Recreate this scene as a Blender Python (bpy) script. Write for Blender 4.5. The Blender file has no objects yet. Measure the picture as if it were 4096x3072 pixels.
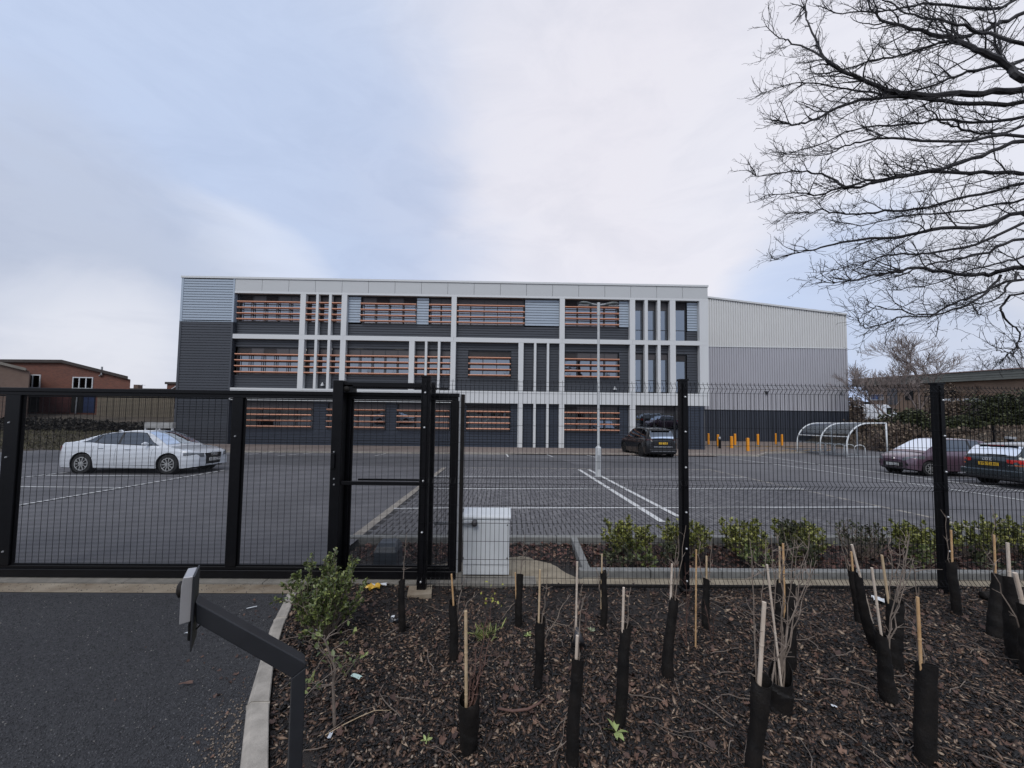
import bpy, math, random
import numpy as np
from mathutils import Vector, Matrix
random.seed(7); RNG = np.random.default_rng(7)
D = bpy.data
SC = bpy.context.scene
COL = SC.collection
R = math.radians
PI = math.pi

# ------------------------------------------------------------------ camera, sky, sun
F, CX, CY = 1540.0, 2048.0, 1536.0          # focal length and centre in photo pixels (4096 x 3072)
CAMZ, SL = 1.905, 0.052                     # eye height above the drive, fall of the ground
cam = D.cameras.new('camera'); camo = D.objects.new('camera', cam); COL.objects.link(camo)
ROT = Matrix.Rotation(R(-0.9), 3, 'Z') @ Matrix.Rotation(PI/2 + math.atan(.0487), 3, 'X') @ Matrix.Rotation(.013, 3, 'Z')
camo.matrix_world = Matrix.Translation((0, 0, CAMZ)) @ ROT.to_4x4()
cam.sensor_width = 36.0; cam.lens = 36.0*F/4096; cam.clip_start = .05; cam.clip_end = 3000
SC.camera = camo

SUN_EL, SUN_AZ = R(48), R(198)              # soft light through cloud, from behind and left of the viewer
world = D.worlds.new('World'); SC.world = world; world.use_nodes = True
nt = world.node_tree; N = nt.nodes; Lk = nt.links; N.clear()
wo = N.new('ShaderNodeOutputWorld'); bg = N.new('ShaderNodeBackground'); bg.inputs['Strength'].default_value = 0.127
sky = N.new('ShaderNodeTexSky'); sky.sky_type = 'NISHITA'; sky.sun_disc = False
sky.sun_elevation = SUN_EL; sky.sun_rotation = SUN_AZ; sky.air_density = 1.2; sky.dust_density = 2.0
tc = N.new('ShaderNodeTexCoord'); mp = N.new('ShaderNodeMapping'); mp.inputs['Scale'].default_value = (1.0, 1.0, 2.6)
mp.inputs['Rotation'].default_value = (0, R(14), R(40)); mp.inputs['Location'].default_value = (.7, 3.1, .25)
Lk.new(tc.outputs['Generated'], mp.inputs['Vector'])
def noise(scale, detail, rough, dist=0.0):
    n = N.new('ShaderNodeTexNoise'); n.inputs['Scale'].default_value = scale; n.inputs['Detail'].default_value = detail
    n.inputs['Roughness'].default_value = rough; n.inputs['Distortion'].default_value = dist
    Lk.new(mp.outputs[0], n.inputs['Vector']); return n
def ramp(src, stops):
    r = N.new('ShaderNodeValToRGB'); e = r.color_ramp.elements
    while len(e) < len(stops): e.new(.5)
    for el, (p, c) in zip(e, stops): el.position = p; el.color = (*c, 1)
    r.color_ramp.interpolation = 'B_SPLINE'; Lk.new(src, r.inputs[0]); return r
def mixc(fac, a, b):
    m = N.new('ShaderNodeMix'); m.data_type = 'RGBA'
    for s, v in ((m.inputs[0], fac), (m.inputs[6], a), (m.inputs[7], b)):
        if isinstance(v, (int, float)): s.default_value = v
        elif isinstance(v, tuple): s.default_value = (*v, 1)
        else: Lk.new(v, s)
    return m.outputs[2]
k = 1/0.12
cblue = tuple(k*c for c in (.49, .61, .87)); cwhite = tuple(k*c for c in (.80, .80, .88)); cgrey = tuple(k*c for c in (.44, .51, .68))
def sc(c): return tuple(k*x for x in c)
# soft cloud masses: broad lobes along a few directions, their edges torn by noise
nz = noise(1.9, 7, .52, .5)
va = N.new('ShaderNodeVectorMath'); va.operation = 'SUBTRACT'; Lk.new(nz.outputs['Color'], va.inputs[0]); va.inputs[1].default_value = (.5, .5, .5)
vb = N.new('ShaderNodeVectorMath'); vb.operation = 'SCALE'; Lk.new(va.outputs[0], vb.inputs[0]); vb.inputs['Scale'].default_value = .36
vc = N.new('ShaderNodeVectorMath'); vc.operation = 'ADD'; Lk.new(tc.outputs['Generated'], vc.inputs[0]); Lk.new(vb.outputs[0], vc.inputs[1])
vn = N.new('ShaderNodeVectorMath'); vn.operation = 'NORMALIZE'; Lk.new(vc.outputs[0], vn.inputs[0])
def pray(u, v):
    M_ = Matrix.Rotation(R(-0.9), 3, 'Z') @ Matrix.Rotation(PI/2 + math.atan(.0487), 3, 'X') @ Matrix.Rotation(.013, 3, 'Z')
    return (M_ @ Vector(((u-2048)/1540, -(v-1536)/1540, -1.0))).normalized()
n2 = noise(2.0, 7, .60, .5)
r2 = ramp(n2.outputs[0], [(.36, (0, 0, 0)), (.68, (1, 1, 1))])
base = mixc(r2.outputs[0], sc((.56, .645, .83)), sc((.66, .71, .84)))
def lobe_(base, d, deg0, deg1, col, amt):
    dp = N.new('ShaderNodeVectorMath'); dp.operation = 'DOT_PRODUCT'; Lk.new(vn.outputs[0], dp.inputs[0]); dp.inputs[1].default_value = d
    mr = N.new('ShaderNodeMapRange'); mr.interpolation_type = 'SMOOTHSTEP'; Lk.new(dp.outputs['Value'], mr.inputs[0])
    mr.inputs[1].default_value = math.cos(R(deg1)); mr.inputs[2].default_value = math.cos(R(deg0)); mr.inputs[3].default_value = 0; mr.inputs[4].default_value = amt
    return mixc(mr.outputs[0], base, sc(col))
for (u, v), d0, d1, col_, amt in (((1800, 250), 0, 62, (.64, .71, .86), .85), ((2850, 740), 0, 56, (.86, .83, .88), .85), ((3900, 500), 0, 30, (.82, .84, .92), .5), ((1300, 840), 0, 24, (.48, .56, .76), .62), ((650, 640), 0, 34, (.49, .565, .75), .62),
        ((150, 150), 0, 40, (.55, .655, .87), .7), ((1000, 1085), 0, 8, (.76, .80, .91), .6), ((150, 1180), 0, 20, (.50, .54, .65), .75), ((350, 1440), 0, 10, (.80, .81, .88), .8), ((3480, 1400), 0, 13, (.42, .56, .88), .9), ((3900, 1230), 0, 14, (.66, .68, .76), .7), ((3350, 1120), 0, 12, (.55, .65, .86), .6)):
    base = lobe_(base, pray(u, v), d0, d1, col_, amt)
n3 = noise(4.5, 8, .62, .6); r3_ = ramp(n3.outputs[0], [(.30, (.90, .91, .93)), (.70, (1.07, 1.06, 1.05))])
mm3 = N.new('ShaderNodeMix'); mm3.data_type = 'RGBA'; mm3.blend_type = 'MULTIPLY'; mm3.inputs[0].default_value = 1; Lk.new(base, mm3.inputs[6]); Lk.new(r3_.outputs[0], mm3.inputs[7]); base = mm3.outputs[2]
base = mixc(.93, sky.outputs[0], base)
Lk.new(base, bg.inputs['Color']); Lk.new(bg.outputs[0], wo.inputs[0])
sun = D.lights.new('sun', 'SUN'); sun.energy = 1.5; sun.angle = R(28); sun.color = (1.0, .98, .955)
suno = D.objects.new('sun', sun); COL.objects.link(suno)
sdir = Vector((math.sin(SUN_AZ)*math.cos(SUN_EL), math.cos(SUN_AZ)*math.cos(SUN_EL), math.sin(SUN_EL)))
suno.rotation_euler = sdir.to_track_quat('Z', 'Y').to_euler()
SC.render.engine = 'CYCLES'
vs = SC.view_settings; vs.view_transform = 'Standard'; vs.look = 'None'; vs.exposure = 0.0; vs.gamma = 1.0; vs.use_curve_mapping = False
SC.cycles.max_bounces = 6; SC.cycles.transparent_max_bounces = 24; SC.cycles.caustics_reflective = False; SC.cycles.caustics_refractive = False

# ------------------------------------------------------------------ surveying: photo pixels to real places
def ray(u, v):
    return ROT @ Vector(((u-CX)/F, -(v-CY)/F, -1.0))
def gz(x, y):
    if y < 0: return 0.0
    if y < 33.6: return -SL*y
    return -1.75
def at(u, v, Y):
    d = ray(u, v); t = Y/d.y; return Vector((d.x*t, Y, CAMZ + d.z*t))
def G(u, v, dz=0.0):
    d = ray(u, v); t = (CAMZ-dz)/(-(d.z + SL*d.y))
    if t <= 0 or t*d.y > 33.6: t = (CAMZ - dz + 1.75)/(-d.z)
    return Vector((d.x*t, d.y*t, CAMZ + t*d.z))

# ------------------------------------------------------------------ materials
MATS = {}
def mat(name, col, rough=.6, metal=0.0, var=.0, vs=8.0, bump=0.0, bs=40.0, island=None, spec=.5, col2=None, coat=0.0, emit=0.0):
    if name in MATS: return MATS[name]
    m = D.materials.new(name); m.use_nodes = True; t = m.node_tree; n = t.nodes; b = n['Principled BSDF']
    b.inputs['Base Color'].default_value = (*col, 1); b.inputs['Roughness'].default_value = rough; b.inputs['Metallic'].default_value = metal
    b.inputs['Specular IOR Level'].default_value = spec; b.inputs['Coat Weight'].default_value = coat; b.inputs['Coat Roughness'].default_value = .04
    tcn = n.new('ShaderNodeTexCoord')
    src = None
    if island:
        g = n.new('ShaderNodeNewGeometry'); r = n.new('ShaderNodeValToRGB'); r.color_ramp.interpolation = 'CONSTANT' if island[0] == 'c' else 'LINEAR'
        st = island[1]; e = r.color_ramp.elements
        while len(e) < len(st): e.new(.5)
        for el, (p, c) in zip(e, st): el.position = p; el.color = (*c, 1)
        t.links.new(g.outputs['Random Per Island'], r.inputs[0]); src = r.outputs[0]
        t.links.new(src, b.inputs['Base Color'])
    if var > 0 or col2:
        no = n.new('ShaderNodeTexNoise'); no.inputs['Scale'].default_value = vs; no.inputs['Detail'].default_value = 6; no.inputs['Roughness'].default_value = .62
        t.links.new(tcn.outputs['Object'], no.inputs['Vector'])
        mx = n.new('ShaderNodeMix'); mx.data_type = 'RGBA'
        rr = n.new('ShaderNodeValToRGB'); rr.color_ramp.elements[0].position = .32; rr.color_ramp.elements[1].position = .70
        t.links.new(no.outputs[0], rr.inputs[0]); t.links.new(rr.outputs[0], mx.inputs[0])
        if src is not None:
            mx.blend_type = 'MULTIPLY'; mx.inputs[0].default_value = 1
            t.links.new(src, mx.inputs[6])
            r3 = n.new('ShaderNodeValToRGB'); r3.color_ramp.elements[0].color = (1-var,)*3+(1,); r3.color_ramp.elements[1].color = (1+var*.6,)*3+(1,)
            t.links.new(no.outputs[0], r3.inputs[0]); t.links.remove(mx.inputs[0].links[0]); t.links.new(r3.outputs[0], mx.inputs[7])
        else:
            c2 = col2 or tuple(min(1, c*(1+var)) for c in col); c1 = col if col2 else tuple(c*(1-var) for c in col)
            mx.inputs[6].default_value = (*c1, 1); mx.inputs[7].default_value = (*c2, 1)
        t.links.new(mx.outputs[2], b.inputs['Base Color'])
        rg = n.new('ShaderNodeMapRange'); rg.inputs[3].default_value = max(0, rough-.12*min(1, var*3)); rg.inputs[4].default_value = min(1, rough+.1*min(1, var*3))
        t.links.new(no.outputs[0], rg.inputs[0]); t.links.new(rg.outputs[0], b.inputs['Roughness'])
    if bump > 0:
        nb = n.new('ShaderNodeTexNoise'); nb.inputs['Scale'].default_value = bs; nb.inputs['Detail'].default_value = 5; nb.inputs['Roughness'].default_value = .7
        t.links.new(tcn.outputs['Object'], nb.inputs['Vector'])
        bp = n.new('ShaderNodeBump'); bp.inputs['Strength'].default_value = bump; bp.inputs['Distance'].default_value = .02
        t.links.new(nb.outputs[0], bp.inputs['Height']); t.links.new(bp.outputs[0], b.inputs['Normal'])
    if emit > 0:
        b.inputs['Emission Color'].default_value = (*col, 1); b.inputs['Emission Strength'].default_value = emit
    MATS[name] = m; return m
def patchy(m, scale, amt, col):
    t = m.node_tree; n = t.nodes; b = n['Principled BSDF']; src = b.inputs['Base Color'].links[0].from_socket
    tcn = n.new('ShaderNodeTexCoord'); no = n.new('ShaderNodeTexNoise'); no.inputs['Scale'].default_value = scale; no.inputs['Detail'].default_value = 4; no.inputs['Distortion'].default_value = .6
    t.links.new(tcn.outputs['Object'], no.inputs['Vector']); rr = n.new('ShaderNodeValToRGB'); rr.color_ramp.elements[0].position = .42; rr.color_ramp.elements[1].position = .66; rr.color_ramp.elements[0].color = (0, 0, 0, 1); rr.color_ramp.elements[1].color = (amt, amt, amt, 1)
    t.links.new(no.outputs[0], rr.inputs[0]); mx = n.new('ShaderNodeMix'); mx.data_type = 'RGBA'; t.links.new(rr.outputs[0], mx.inputs[0]); t.links.new(src, mx.inputs[6]); mx.inputs[7].default_value = (*col, 1); t.links.new(mx.outputs[2], b.inputs['Base Color'])
def glass(name, tint, refl, trans, rough=.02):
    if name in MATS: return MATS[name]
    m = D.materials.new(name); m.use_nodes = True; t = m.node_tree; n = t.nodes; n.clear()
    o = n.new('ShaderNodeOutputMaterial'); gl = n.new('ShaderNodeBsdfGlossy'); gl.inputs['Roughness'].default_value = rough
    gl.inputs['Color'].default_value = (.82, .90, 1, 1)
    tr = n.new('ShaderNodeBsdfTransparent'); tr.inputs['Color'].default_value = (*[trans*c for c in tint], 1)
    fr = n.new('ShaderNodeFresnel'); fr.inputs['IOR'].default_value = 1.5
    mr = n.new('ShaderNodeMapRange'); mr.inputs[1].default_value = 0; mr.inputs[2].default_value = 1; mr.inputs[3].default_value = refl; mr.inputs[4].default_value = 1
    mx = n.new('ShaderNodeMixShader'); t.links.new(fr.outputs[0], mr.inputs[0]); t.links.new(mr.outputs[0], mx.inputs[0])
    # panes are never perfectly flat: a slow ripple breaks up the reflections
    tcn = n.new('ShaderNodeTexCoord'); nb = n.new('ShaderNodeTexNoise'); nb.inputs['Scale'].default_value = 1.3; t.links.new(tcn.outputs['Object'], nb.inputs['Vector'])
    bp = n.new('ShaderNodeBump'); bp.inputs['Strength'].default_value = .10; bp.inputs['Distance'].default_value = .05
    t.links.new(nb.outputs[0], bp.inputs['Height']); t.links.new(bp.outputs[0], gl.inputs['Normal'])
    t.links.new(tr.outputs[0], mx.inputs[1]); t.links.new(gl.outputs[0], mx.inputs[2]); t.links.new(mx.outputs[0], o.inputs[0])
    MATS[name] = m; return m
M_tarnear = mat('coarse_tarmac', (.030, .030, .033), .80, bump=1.0, bs=75, col2=(.058, .058, .062), vs=26)
M_tarcp = mat('car_park_tarmac', (.110, .108, .115), .78, bump=.5, bs=60, col2=(.150, .146, .152), vs=2.2)
M_tarlane = mat('lane_tarmac', (.075, .074, .080), .78, bump=.4, bs=50, col2=(.100, .098, .102), vs=3)
patchy(M_tarcp, .35, .7, (.088, .086, .091)); patchy(M_tarlane, .8, .5, (.058, .057, .062)); patchy(M_tarnear, .9, .5, (.060, .060, .062))
M_conc = mat('concrete', (.20, .185, .16), .85, var=.22, vs=7, bump=.35, bs=50)
M_kerb = mat('kerb_concrete', (.33, .30, .26), .85, var=.28, vs=7, bump=.3, bs=60)
M_kerbg = mat('grey_kerb_concrete', (.20, .20, .19), .85, var=.22, vs=9, bump=.3, bs=60)
M_stained = mat('mud_stained_concrete', (.15, .11, .07), .85, bump=.3, bs=40, col2=(.34, .29, .22), vs=2.2)
M_sand = mat('sandy_concrete', (.20, .165, .115), .95, bump=.6, bs=35, col2=(.34, .29, .21), vs=5)
M_soil = mat('soil', (.012, .010, .009), .75, bump=1.0, bs=45, col2=(.030, .022, .018), vs=14)
M_paint = mat('road_paint', (.55, .55, .54), .7, var=.18, vs=14, bump=.2, bs=80)
M_yline = mat('yellow_paint', (.42, .25, .06), .7, var=.25, vs=10)
M_beige = mat('beige_edging', (.30, .27, .23), .85, var=.2, vs=6)
M_brown = mat('brown_paving', (.17, .13, .115), .85, bump=.3, bs=30, col2=(.24, .20, .17), vs=3)
M_black = mat('black_powder_coat', (.0045, .0045, .0055), .38, bump=.03, bs=150, var=.2, vs=20, spec=.22)
M_wire = mat('black_wire', (.004, .004, .005), .45, spec=.2)
M_bolt = mat('galvanised_bolt', (.55, .55, .55), .4, metal=.7)
M_galv = mat('galvanised_steel', (.36, .37, .38), .5, metal=.35, var=.14, vs=14)
M_white = mat('white_painted_steel', (.64, .66, .67), .45, var=.06, vs=3)
M_frame = mat('pale_grey_cladding', (.60, .61, .61), .55, var=.035, vs=.6)
M_fasc = mat('pale_grey_panel', (.49, .50, .50), .5, var=.03, vs=.5)
M_dark = mat('dark_grey_cladding', (.050, .055, .066), .5, var=.10, vs=.9)
M_darkb = mat('slate_blue_cladding', (.034, .043, .062), .5, var=.10, vs=.9)
M_light = mat('light_blue_grey_cladding', (.36, .42, .49), .45, var=.04, vs=.7)
M_span = mat('bronze_grey_panel', (.075, .070, .074), .5, var=.06, vs=2)
M_wframe = mat('window_frame_grey', (.030, .031, .036), .45)
M_orange = mat('terracotta_louvre', (.60, .275, .165), .5, var=.06, vs=2)
M_ribw = mat('pale_ribbed_sheet', (.60, .60, .585), .5, var=.03, vs=.5)
M_ribg = mat('grey_ribbed_sheet', (.40, .40, .43), .5, var=.03, vs=.5)
M_ribd = mat('slate_ribbed_sheet', (.036, .042, .056), .5, var=.08, vs=.5)
M_gwin = glass('office_glass', (.65, .8, 1.0), .27, .18)
M_room = mat('room_wall', (.12, .115, .11), .9, var=.2, vs=.4)
M_roomb = mat('brown_room_wall', (.20, .14, .08), .9, var=.2, vs=.6)
M_lamp = mat('ceiling_light_glow', (1.0, .96, .85), .5, emit=2.2)
M_icol = mat('white_interior_column', (.62, .66, .68), .7, emit=.0)
M_chip = mat('bark_mulch', (.03, .02, .015), .62, island=('l', [(0, (.005, .0045, .0043)), (.46, (.014, .0105, .0095)), (.66, (.054, .032, .022)), (.83, (.118, .066, .042)), (.93, (.22, .140, .092)), (1, (.40, .30, .21))]), var=.4, vs=60, spec=.5)
M_leafd = mat('dead_leaf', (.1, .05, .03), .65, island=('l', [(0, (.040, .024, .020)), (.5, (.085, .046, .034)), (.85, (.15, .080, .054)), (1, (.24, .14, .09))]), var=.3, vs=30)
M_peb = mat('pebble', (.2, .17, .13), .6, island=('l', [(0, (.07, .055, .045)), (.6, (.17, .125, .09)), (1, (.32, .26, .20))]))
M_cane = mat('bamboo', (.42, .30, .17), .5, col2=(.58, .45, .30), vs=12, bump=.05, bs=30)
M_cane2 = mat('pale_bamboo', (.52, .42, .33), .5, col2=(.62, .53, .44), vs=12)
M_cane3 = mat('orange_bamboo', (.46, .27, .12), .5, col2=(.60, .40, .22), vs=12)
M_guard = mat('black_plastic_guard', (.0062, .0058, .0058), .62, bump=.35, bs=38, spec=.25, col2=(.016, .013, .011), vs=9)
M_twig = mat('twig_bark', (.19, .15, .12), .8, var=.3, vs=20)
M_twigr = mat('red_twig_bark', (.12, .065, .05), .8, var=.3, vs=20)
M_bark = mat('tree_bark', (.030, .028, .030), .85, var=.35, vs=10, bump=.5, bs=25)
M_barkl = mat('pale_tree_bark', (.21, .17, .155), .85, var=.3, vs=10)
M_leafg = mat('shrub_leaf', (.08, .12, .03), .45, island=('l', [(0, (.040, .055, .020)), (.45, (.085, .110, .034)), (.8, (.15, .18, .050)), (1, (.25, .27, .09))]), spec=.5)
M_leafl = mat('laurel_leaf', (.08, .12, .03), .42, island=('l', [(0, (.035, .042, .016)), (.4, (.12, .135, .032)), (.8, (.27, .28, .065)), (1, (.42, .40, .12))]), spec=.5)
M_leafk = mat('dark_hedge_leaf', (.03, .04, .02), .55, island=('l', [(0, (.016, .020, .011)), (.6, (.042, .050, .022)), (.9, (.085, .095, .040)), (1, (.16, .17, .09))]), spec=.3)
M_bramb = mat('bramble', (.05, .035, .025), .9, island=('l', [(0, (.07, .05, .04)), (.6, (.15, .11, .08)), (1, (.28, .22, .16))]))
M_grass = mat('rough_grass', (.05, .05, .02), .9, island=('l', [(0, (.045, .042, .022)), (.6, (.085, .075, .038)), (1, (.13, .115, .065))]))
M_ground = mat('rough_ground', (.042, .034, .024), .95, col2=(.090, .070, .050), vs=.35, bump=.6, bs=4)
M_timber = mat('grey_timber', (.15, .125, .09), .8, var=.3, vs=3)
M_brickr = None
def brickmat(name, c1, c2, mortar, scale):
    m = D.materials.new(name); m.use_nodes = True; t = m.node_tree; n = t.nodes; b = n['Principled BSDF']; b.inputs['Roughness'].default_value = .9
    tcn = n.new('ShaderNodeTexCoord'); sp = n.new('ShaderNodeSeparateXYZ'); ad = n.new('ShaderNodeMath'); cb = n.new('ShaderNodeCombineXYZ')
    t.links.new(tcn.outputs['Object'], sp.inputs[0]); ad.operation = 'ADD'; t.links.new(sp.outputs[0], ad.inputs[0]); t.links.new(sp.outputs[1], ad.inputs[1])
    t.links.new(ad.outputs[0], cb.inputs[0]); t.links.new(sp.outputs[2], cb.inputs[1])
    br = n.new('ShaderNodeTexBrick'); br.inputs['Scale'].default_value = scale; br.inputs['Color1'].default_value = (*c1, 1); br.inputs['Color2'].default_value = (*c2, 1); br.inputs['Mortar'].default_value = (*mortar, 1)
    br.inputs['Mortar Size'].default_value = .012; br.inputs['Brick Width'].default_value = .225; br.inputs['Row Height'].default_value = .075
    t.links.new(cb.outputs[0], br.inputs['Vector'])
    no = n.new('ShaderNodeTexNoise'); no.inputs['Scale'].default_value = .5; no.inputs['Detail'].default_value = 5; t.links.new(tcn.outputs['Object'], no.inputs['Vector'])
    mx = n.new('ShaderNodeMix'); mx.data_type = 'RGBA'; mx.blend_type = 'MULTIPLY'; mx.inputs[0].default_value = 1
    rr = n.new('ShaderNodeValToRGB'); rr.color_ramp.elements[0].color = (.6, .6, .6, 1); rr.color_ramp.elements[1].color = (1.15, 1.1, 1.1, 1); t.links.new(no.outputs[0], rr.inputs[0])
    t.links.new(br.outputs[0], mx.inputs[6]); t.links.new(rr.outputs[0], mx.inputs[7]); t.links.new(mx.outputs[2], b.inputs['Base Color'])
    return m
M_brickr = brickmat('red_brick', (.15, .048, .030), (.23, .075, .045), (.13, .10, .085), 1.0)
M_brickb = brickmat('brown_brick', (.13, .075, .055), (.16, .10, .075), (.14, .12, .10), 1.0)
M_bricko = brickmat('buff_brick', (.26, .165, .105), (.31, .20, .13), (.24, .20, .16), 1.0)

# ------------------------------------------------------------------ mesh helpers
class MB:
    def __init__(s): s.v = []; s.f = []; s.m = []; s.cm = 0
    def add(s, vs, fs):
        o = len(s.v); s.v.extend([tuple(p) for p in vs]); s.f.extend([tuple(i+o for i in f) for f in fs]); s.m.extend([s.cm]*len(fs)); return s
    def box(s, a, b):
        x0, y0, z0 = a; x1, y1, z1 = b
        return s.add([(x0,y0,z0),(x1,y0,z0),(x1,y1,z0),(x0,y1,z0),(x0,y0,z1),(x1,y0,z1),(x1,y1,z1),(x0,y1,z1)],
                     [(0,3,2,1),(4,5,6,7),(0,1,5,4),(1,2,6,5),(2,3,7,6),(3,0,4,7)])
    def cbox(s, c, d, M=None):
        vs = [Vector((sx*d[0]/2, sy*d[1]/2, sz*d[2]/2)) for sz in (-1,1) for sx, sy in ((-1,-1),(1,-1),(1,1),(-1,1))]
        if M is not None: vs = [M @ v for v in vs]
        return s.add([v+Vector(c) for v in vs], [(0,3,2,1),(4,5,6,7),(0,1,5,4),(1,2,6,5),(2,3,7,6),(3,0,4,7)])
    def beam(s, p, q, w, h, up=(0,0,1)):
        p = Vector(p); q = Vector(q); d = (q-p).normalized(); u = Vector(up); r = d.cross(u)
        if r.length < 1e-4: r = d.cross(Vector((0,1,0)))
        r.normalize(); u = r.cross(d); vs = []
        for c in (p, q):
            for a, b in ((-1,-1),(1,-1),(1,1),(-1,1)): vs.append(c + r*a*w/2 + u*b*h/2)
        return s.add(vs, [(0,1,2,3),(7,6,5,4),(0,4,5,1),(1,5,6,2),(2,6,7,3),(3,7,4,0)])
    def tube(s, pts, rad, n=6, cap=True):
        pts = [Vector(p) for p in pts]; m = len(pts)
        if not hasattr(rad, '__len__'): rad = [rad]*m
        d0 = (pts[1]-pts[0]).normalized(); r = d0.orthogonal().normalized(); o = len(s.v)
        for i, p in enumerate(pts):
            d = (pts[min(i+1, m-1)]-pts[max(i-1, 0)]); d = d.normalized() if d.length > 1e-9 else d0
            r = (r - d*r.dot(d)); r = r.normalized() if r.length > 1e-6 else d.orthogonal().normalized(); b = d.cross(r)
            for kk in range(n):
                a = 2*PI*kk/n; q = p + (r*math.cos(a)+b*math.sin(a))*rad[i]; s.v.append((q.x, q.y, q.z))
        nf = 0
        for i in range(m-1):
            for kk in range(n):
                a = o+i*n+kk; b2 = o+i*n+(kk+1) % n; s.f.append((a, b2, b2+n, a+n)); nf += 1
        if cap and n > 2:
            s.f.append(tuple(o+kk for kk in reversed(range(n)))); s.f.append(tuple(o+(m-1)*n+kk for kk in range(n))); nf += 2
        s.m.extend([s.cm]*nf); return s
    def prism(s, poly, z0, z1):      # poly list of xy (ccw)
        n = len(poly); vs = [(x, y, z0) for x, y in poly]+[(x, y, z1) for x, y in poly]
        fs = [tuple(reversed(range(n))), tuple(range(n, 2*n))]+[(i, (i+1) % n, n+(i+1) % n, n+i) for i in range(n)]
        return s.add(vs, fs)
    def extr(s, poly3, d):
        n = len(poly3); d = Vector(d); vs = [Vector(p) for p in poly3]; vs += [p+d for p in vs]
        return s.add(vs, [tuple(reversed(range(n))), tuple(range(n, 2*n))]+[(i, (i+1) % n, n+(i+1) % n, n+i) for i in range(n)])
    def grid(s, rows, flip=False):
        nr = len(rows); nc = len(rows[0]); vs = [p for r in rows for p in r]; fs = []
        for i in range(nr-1):
            for j in range(nc-1):
                q = (i*nc+j, i*nc+j+1, (i+1)*nc+j+1, (i+1)*nc+j); fs.append(tuple(reversed(q)) if flip else q)
        return s.add(vs, fs)
    def build(s, name, m, parent=None, smooth=False, bevel=0, seg=2, solid=0, auto=None):
        me = D.meshes.new(name); me.from_pydata(s.v, [], s.f)
        for mm in (m if isinstance(m, (list, tuple)) else [m]): me.materials.append(mm)
        if isinstance(m, (list, tuple)): me.polygons.foreach_set('material_index', s.m)
        if smooth: me.polygons.foreach_set('use_smooth', [True]*len(s.f))
        me.update(); o = D.objects.new(name, me); COL.objects.link(o)
        if parent is not None: par(o, parent)
        if solid: md = o.modifiers.new('solid', 'SOLIDIFY'); md.thickness = solid; md.offset = 0
        if bevel: md = o.modifiers.new('bevel', 'BEVEL'); md.width = bevel; md.segments = seg; md.limit_method = 'ANGLE'
        return o
def par(o, parent):
    o.parent = parent; o.matrix_parent_inverse = Matrix.Translation(-parent.location)
def npmesh(name, V, Fc, m, parent=None, smooth=False):
    me = D.meshes.new(name); nv = len(V); nf = len(Fc); kk = Fc.shape[1]
    me.vertices.add(nv); me.vertices.foreach_set('co', V.astype(np.float32).ravel())
    me.loops.add(nf*kk); me.loops.foreach_set('vertex_index', Fc.astype(np.int32).ravel())
    me.polygons.add(nf); me.polygons.foreach_set('loop_start', np.arange(0, nf*kk, kk, dtype=np.int32))
    me.polygons.foreach_set('loop_total', np.full(nf, kk, dtype=np.int32))
    if smooth: me.polygons.foreach_set('use_smooth', np.ones(nf, dtype=bool))
    me.materials.append(m); me.update(calc_edges=True); me.validate()
    o = D.objects.new(name, me); COL.objects.link(o)
    if parent is not None: par(o, parent)
    return o
def thing(name, loc, label, cat, group=None):
    o = D.objects.new(name, None); o.location = loc; o.empty_display_size = .2; COL.objects.link(o); tag(o, label, cat, group); return o
def tag(o, label=None, cat=None, group=None, kind=None):
    if label: o['label'] = label
    if cat: o['category'] = cat
    if group: o['group'] = group
    if kind: o['kind'] = kind
    return o
UNIT = {}
def unit(name, m, parent, a, b, tilt=None):
    """a box between corners a and b that shares one unit mesh with its likes"""
    key = m.name
    if key not in UNIT:
        me = D.meshes.new('unit_'+key); q = MB().box((-.5,)*3, (.5,)*3); me.from_pydata(q.v, [], q.f); me.materials.append(m); me.update(); UNIT[key] = me
    o = D.objects.new(name, UNIT[key]); COL.objects.link(o)
    o.location = [(p+q)/2 for p, q in zip(a, b)]; o.scale = [abs(q-p) for p, q in zip(a, b)]
    if tilt: o.rotation_euler = tilt
    if parent is not None: par(o, parent)
    return o
def sheet(name, pts, lift, m, kind='structure', parent=None, n=1):
    """flat sheet on the falling ground, xy outline"""
    vs = [(x, y, gz(x, y)+lift) for x, y in pts]
    o = MB().add(vs, [tuple(range(len(vs)))]).build(name, m, parent)
    if kind: o['kind'] = kind
    return o
def line(mb, p, q, w=.1, lift=.012):
    p = Vector(p[:2]); q = Vector(q[:2]); d = (q-p); L = d.length; d.normalize(); nn = Vector((-d.y, d.x))*w/2
    kk = max(1, int(L/2.5))
    for i in range(kk):
        a = p + d*L*i/kk; b = p + d*L*(i+1)/kk
        vs = [a-nn, b-nn, b+nn, a+nn]; mb.add([(v.x, v.y, gz(v.x, v.y)+lift) for v in vs], [(0,1,2,3)])

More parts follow.
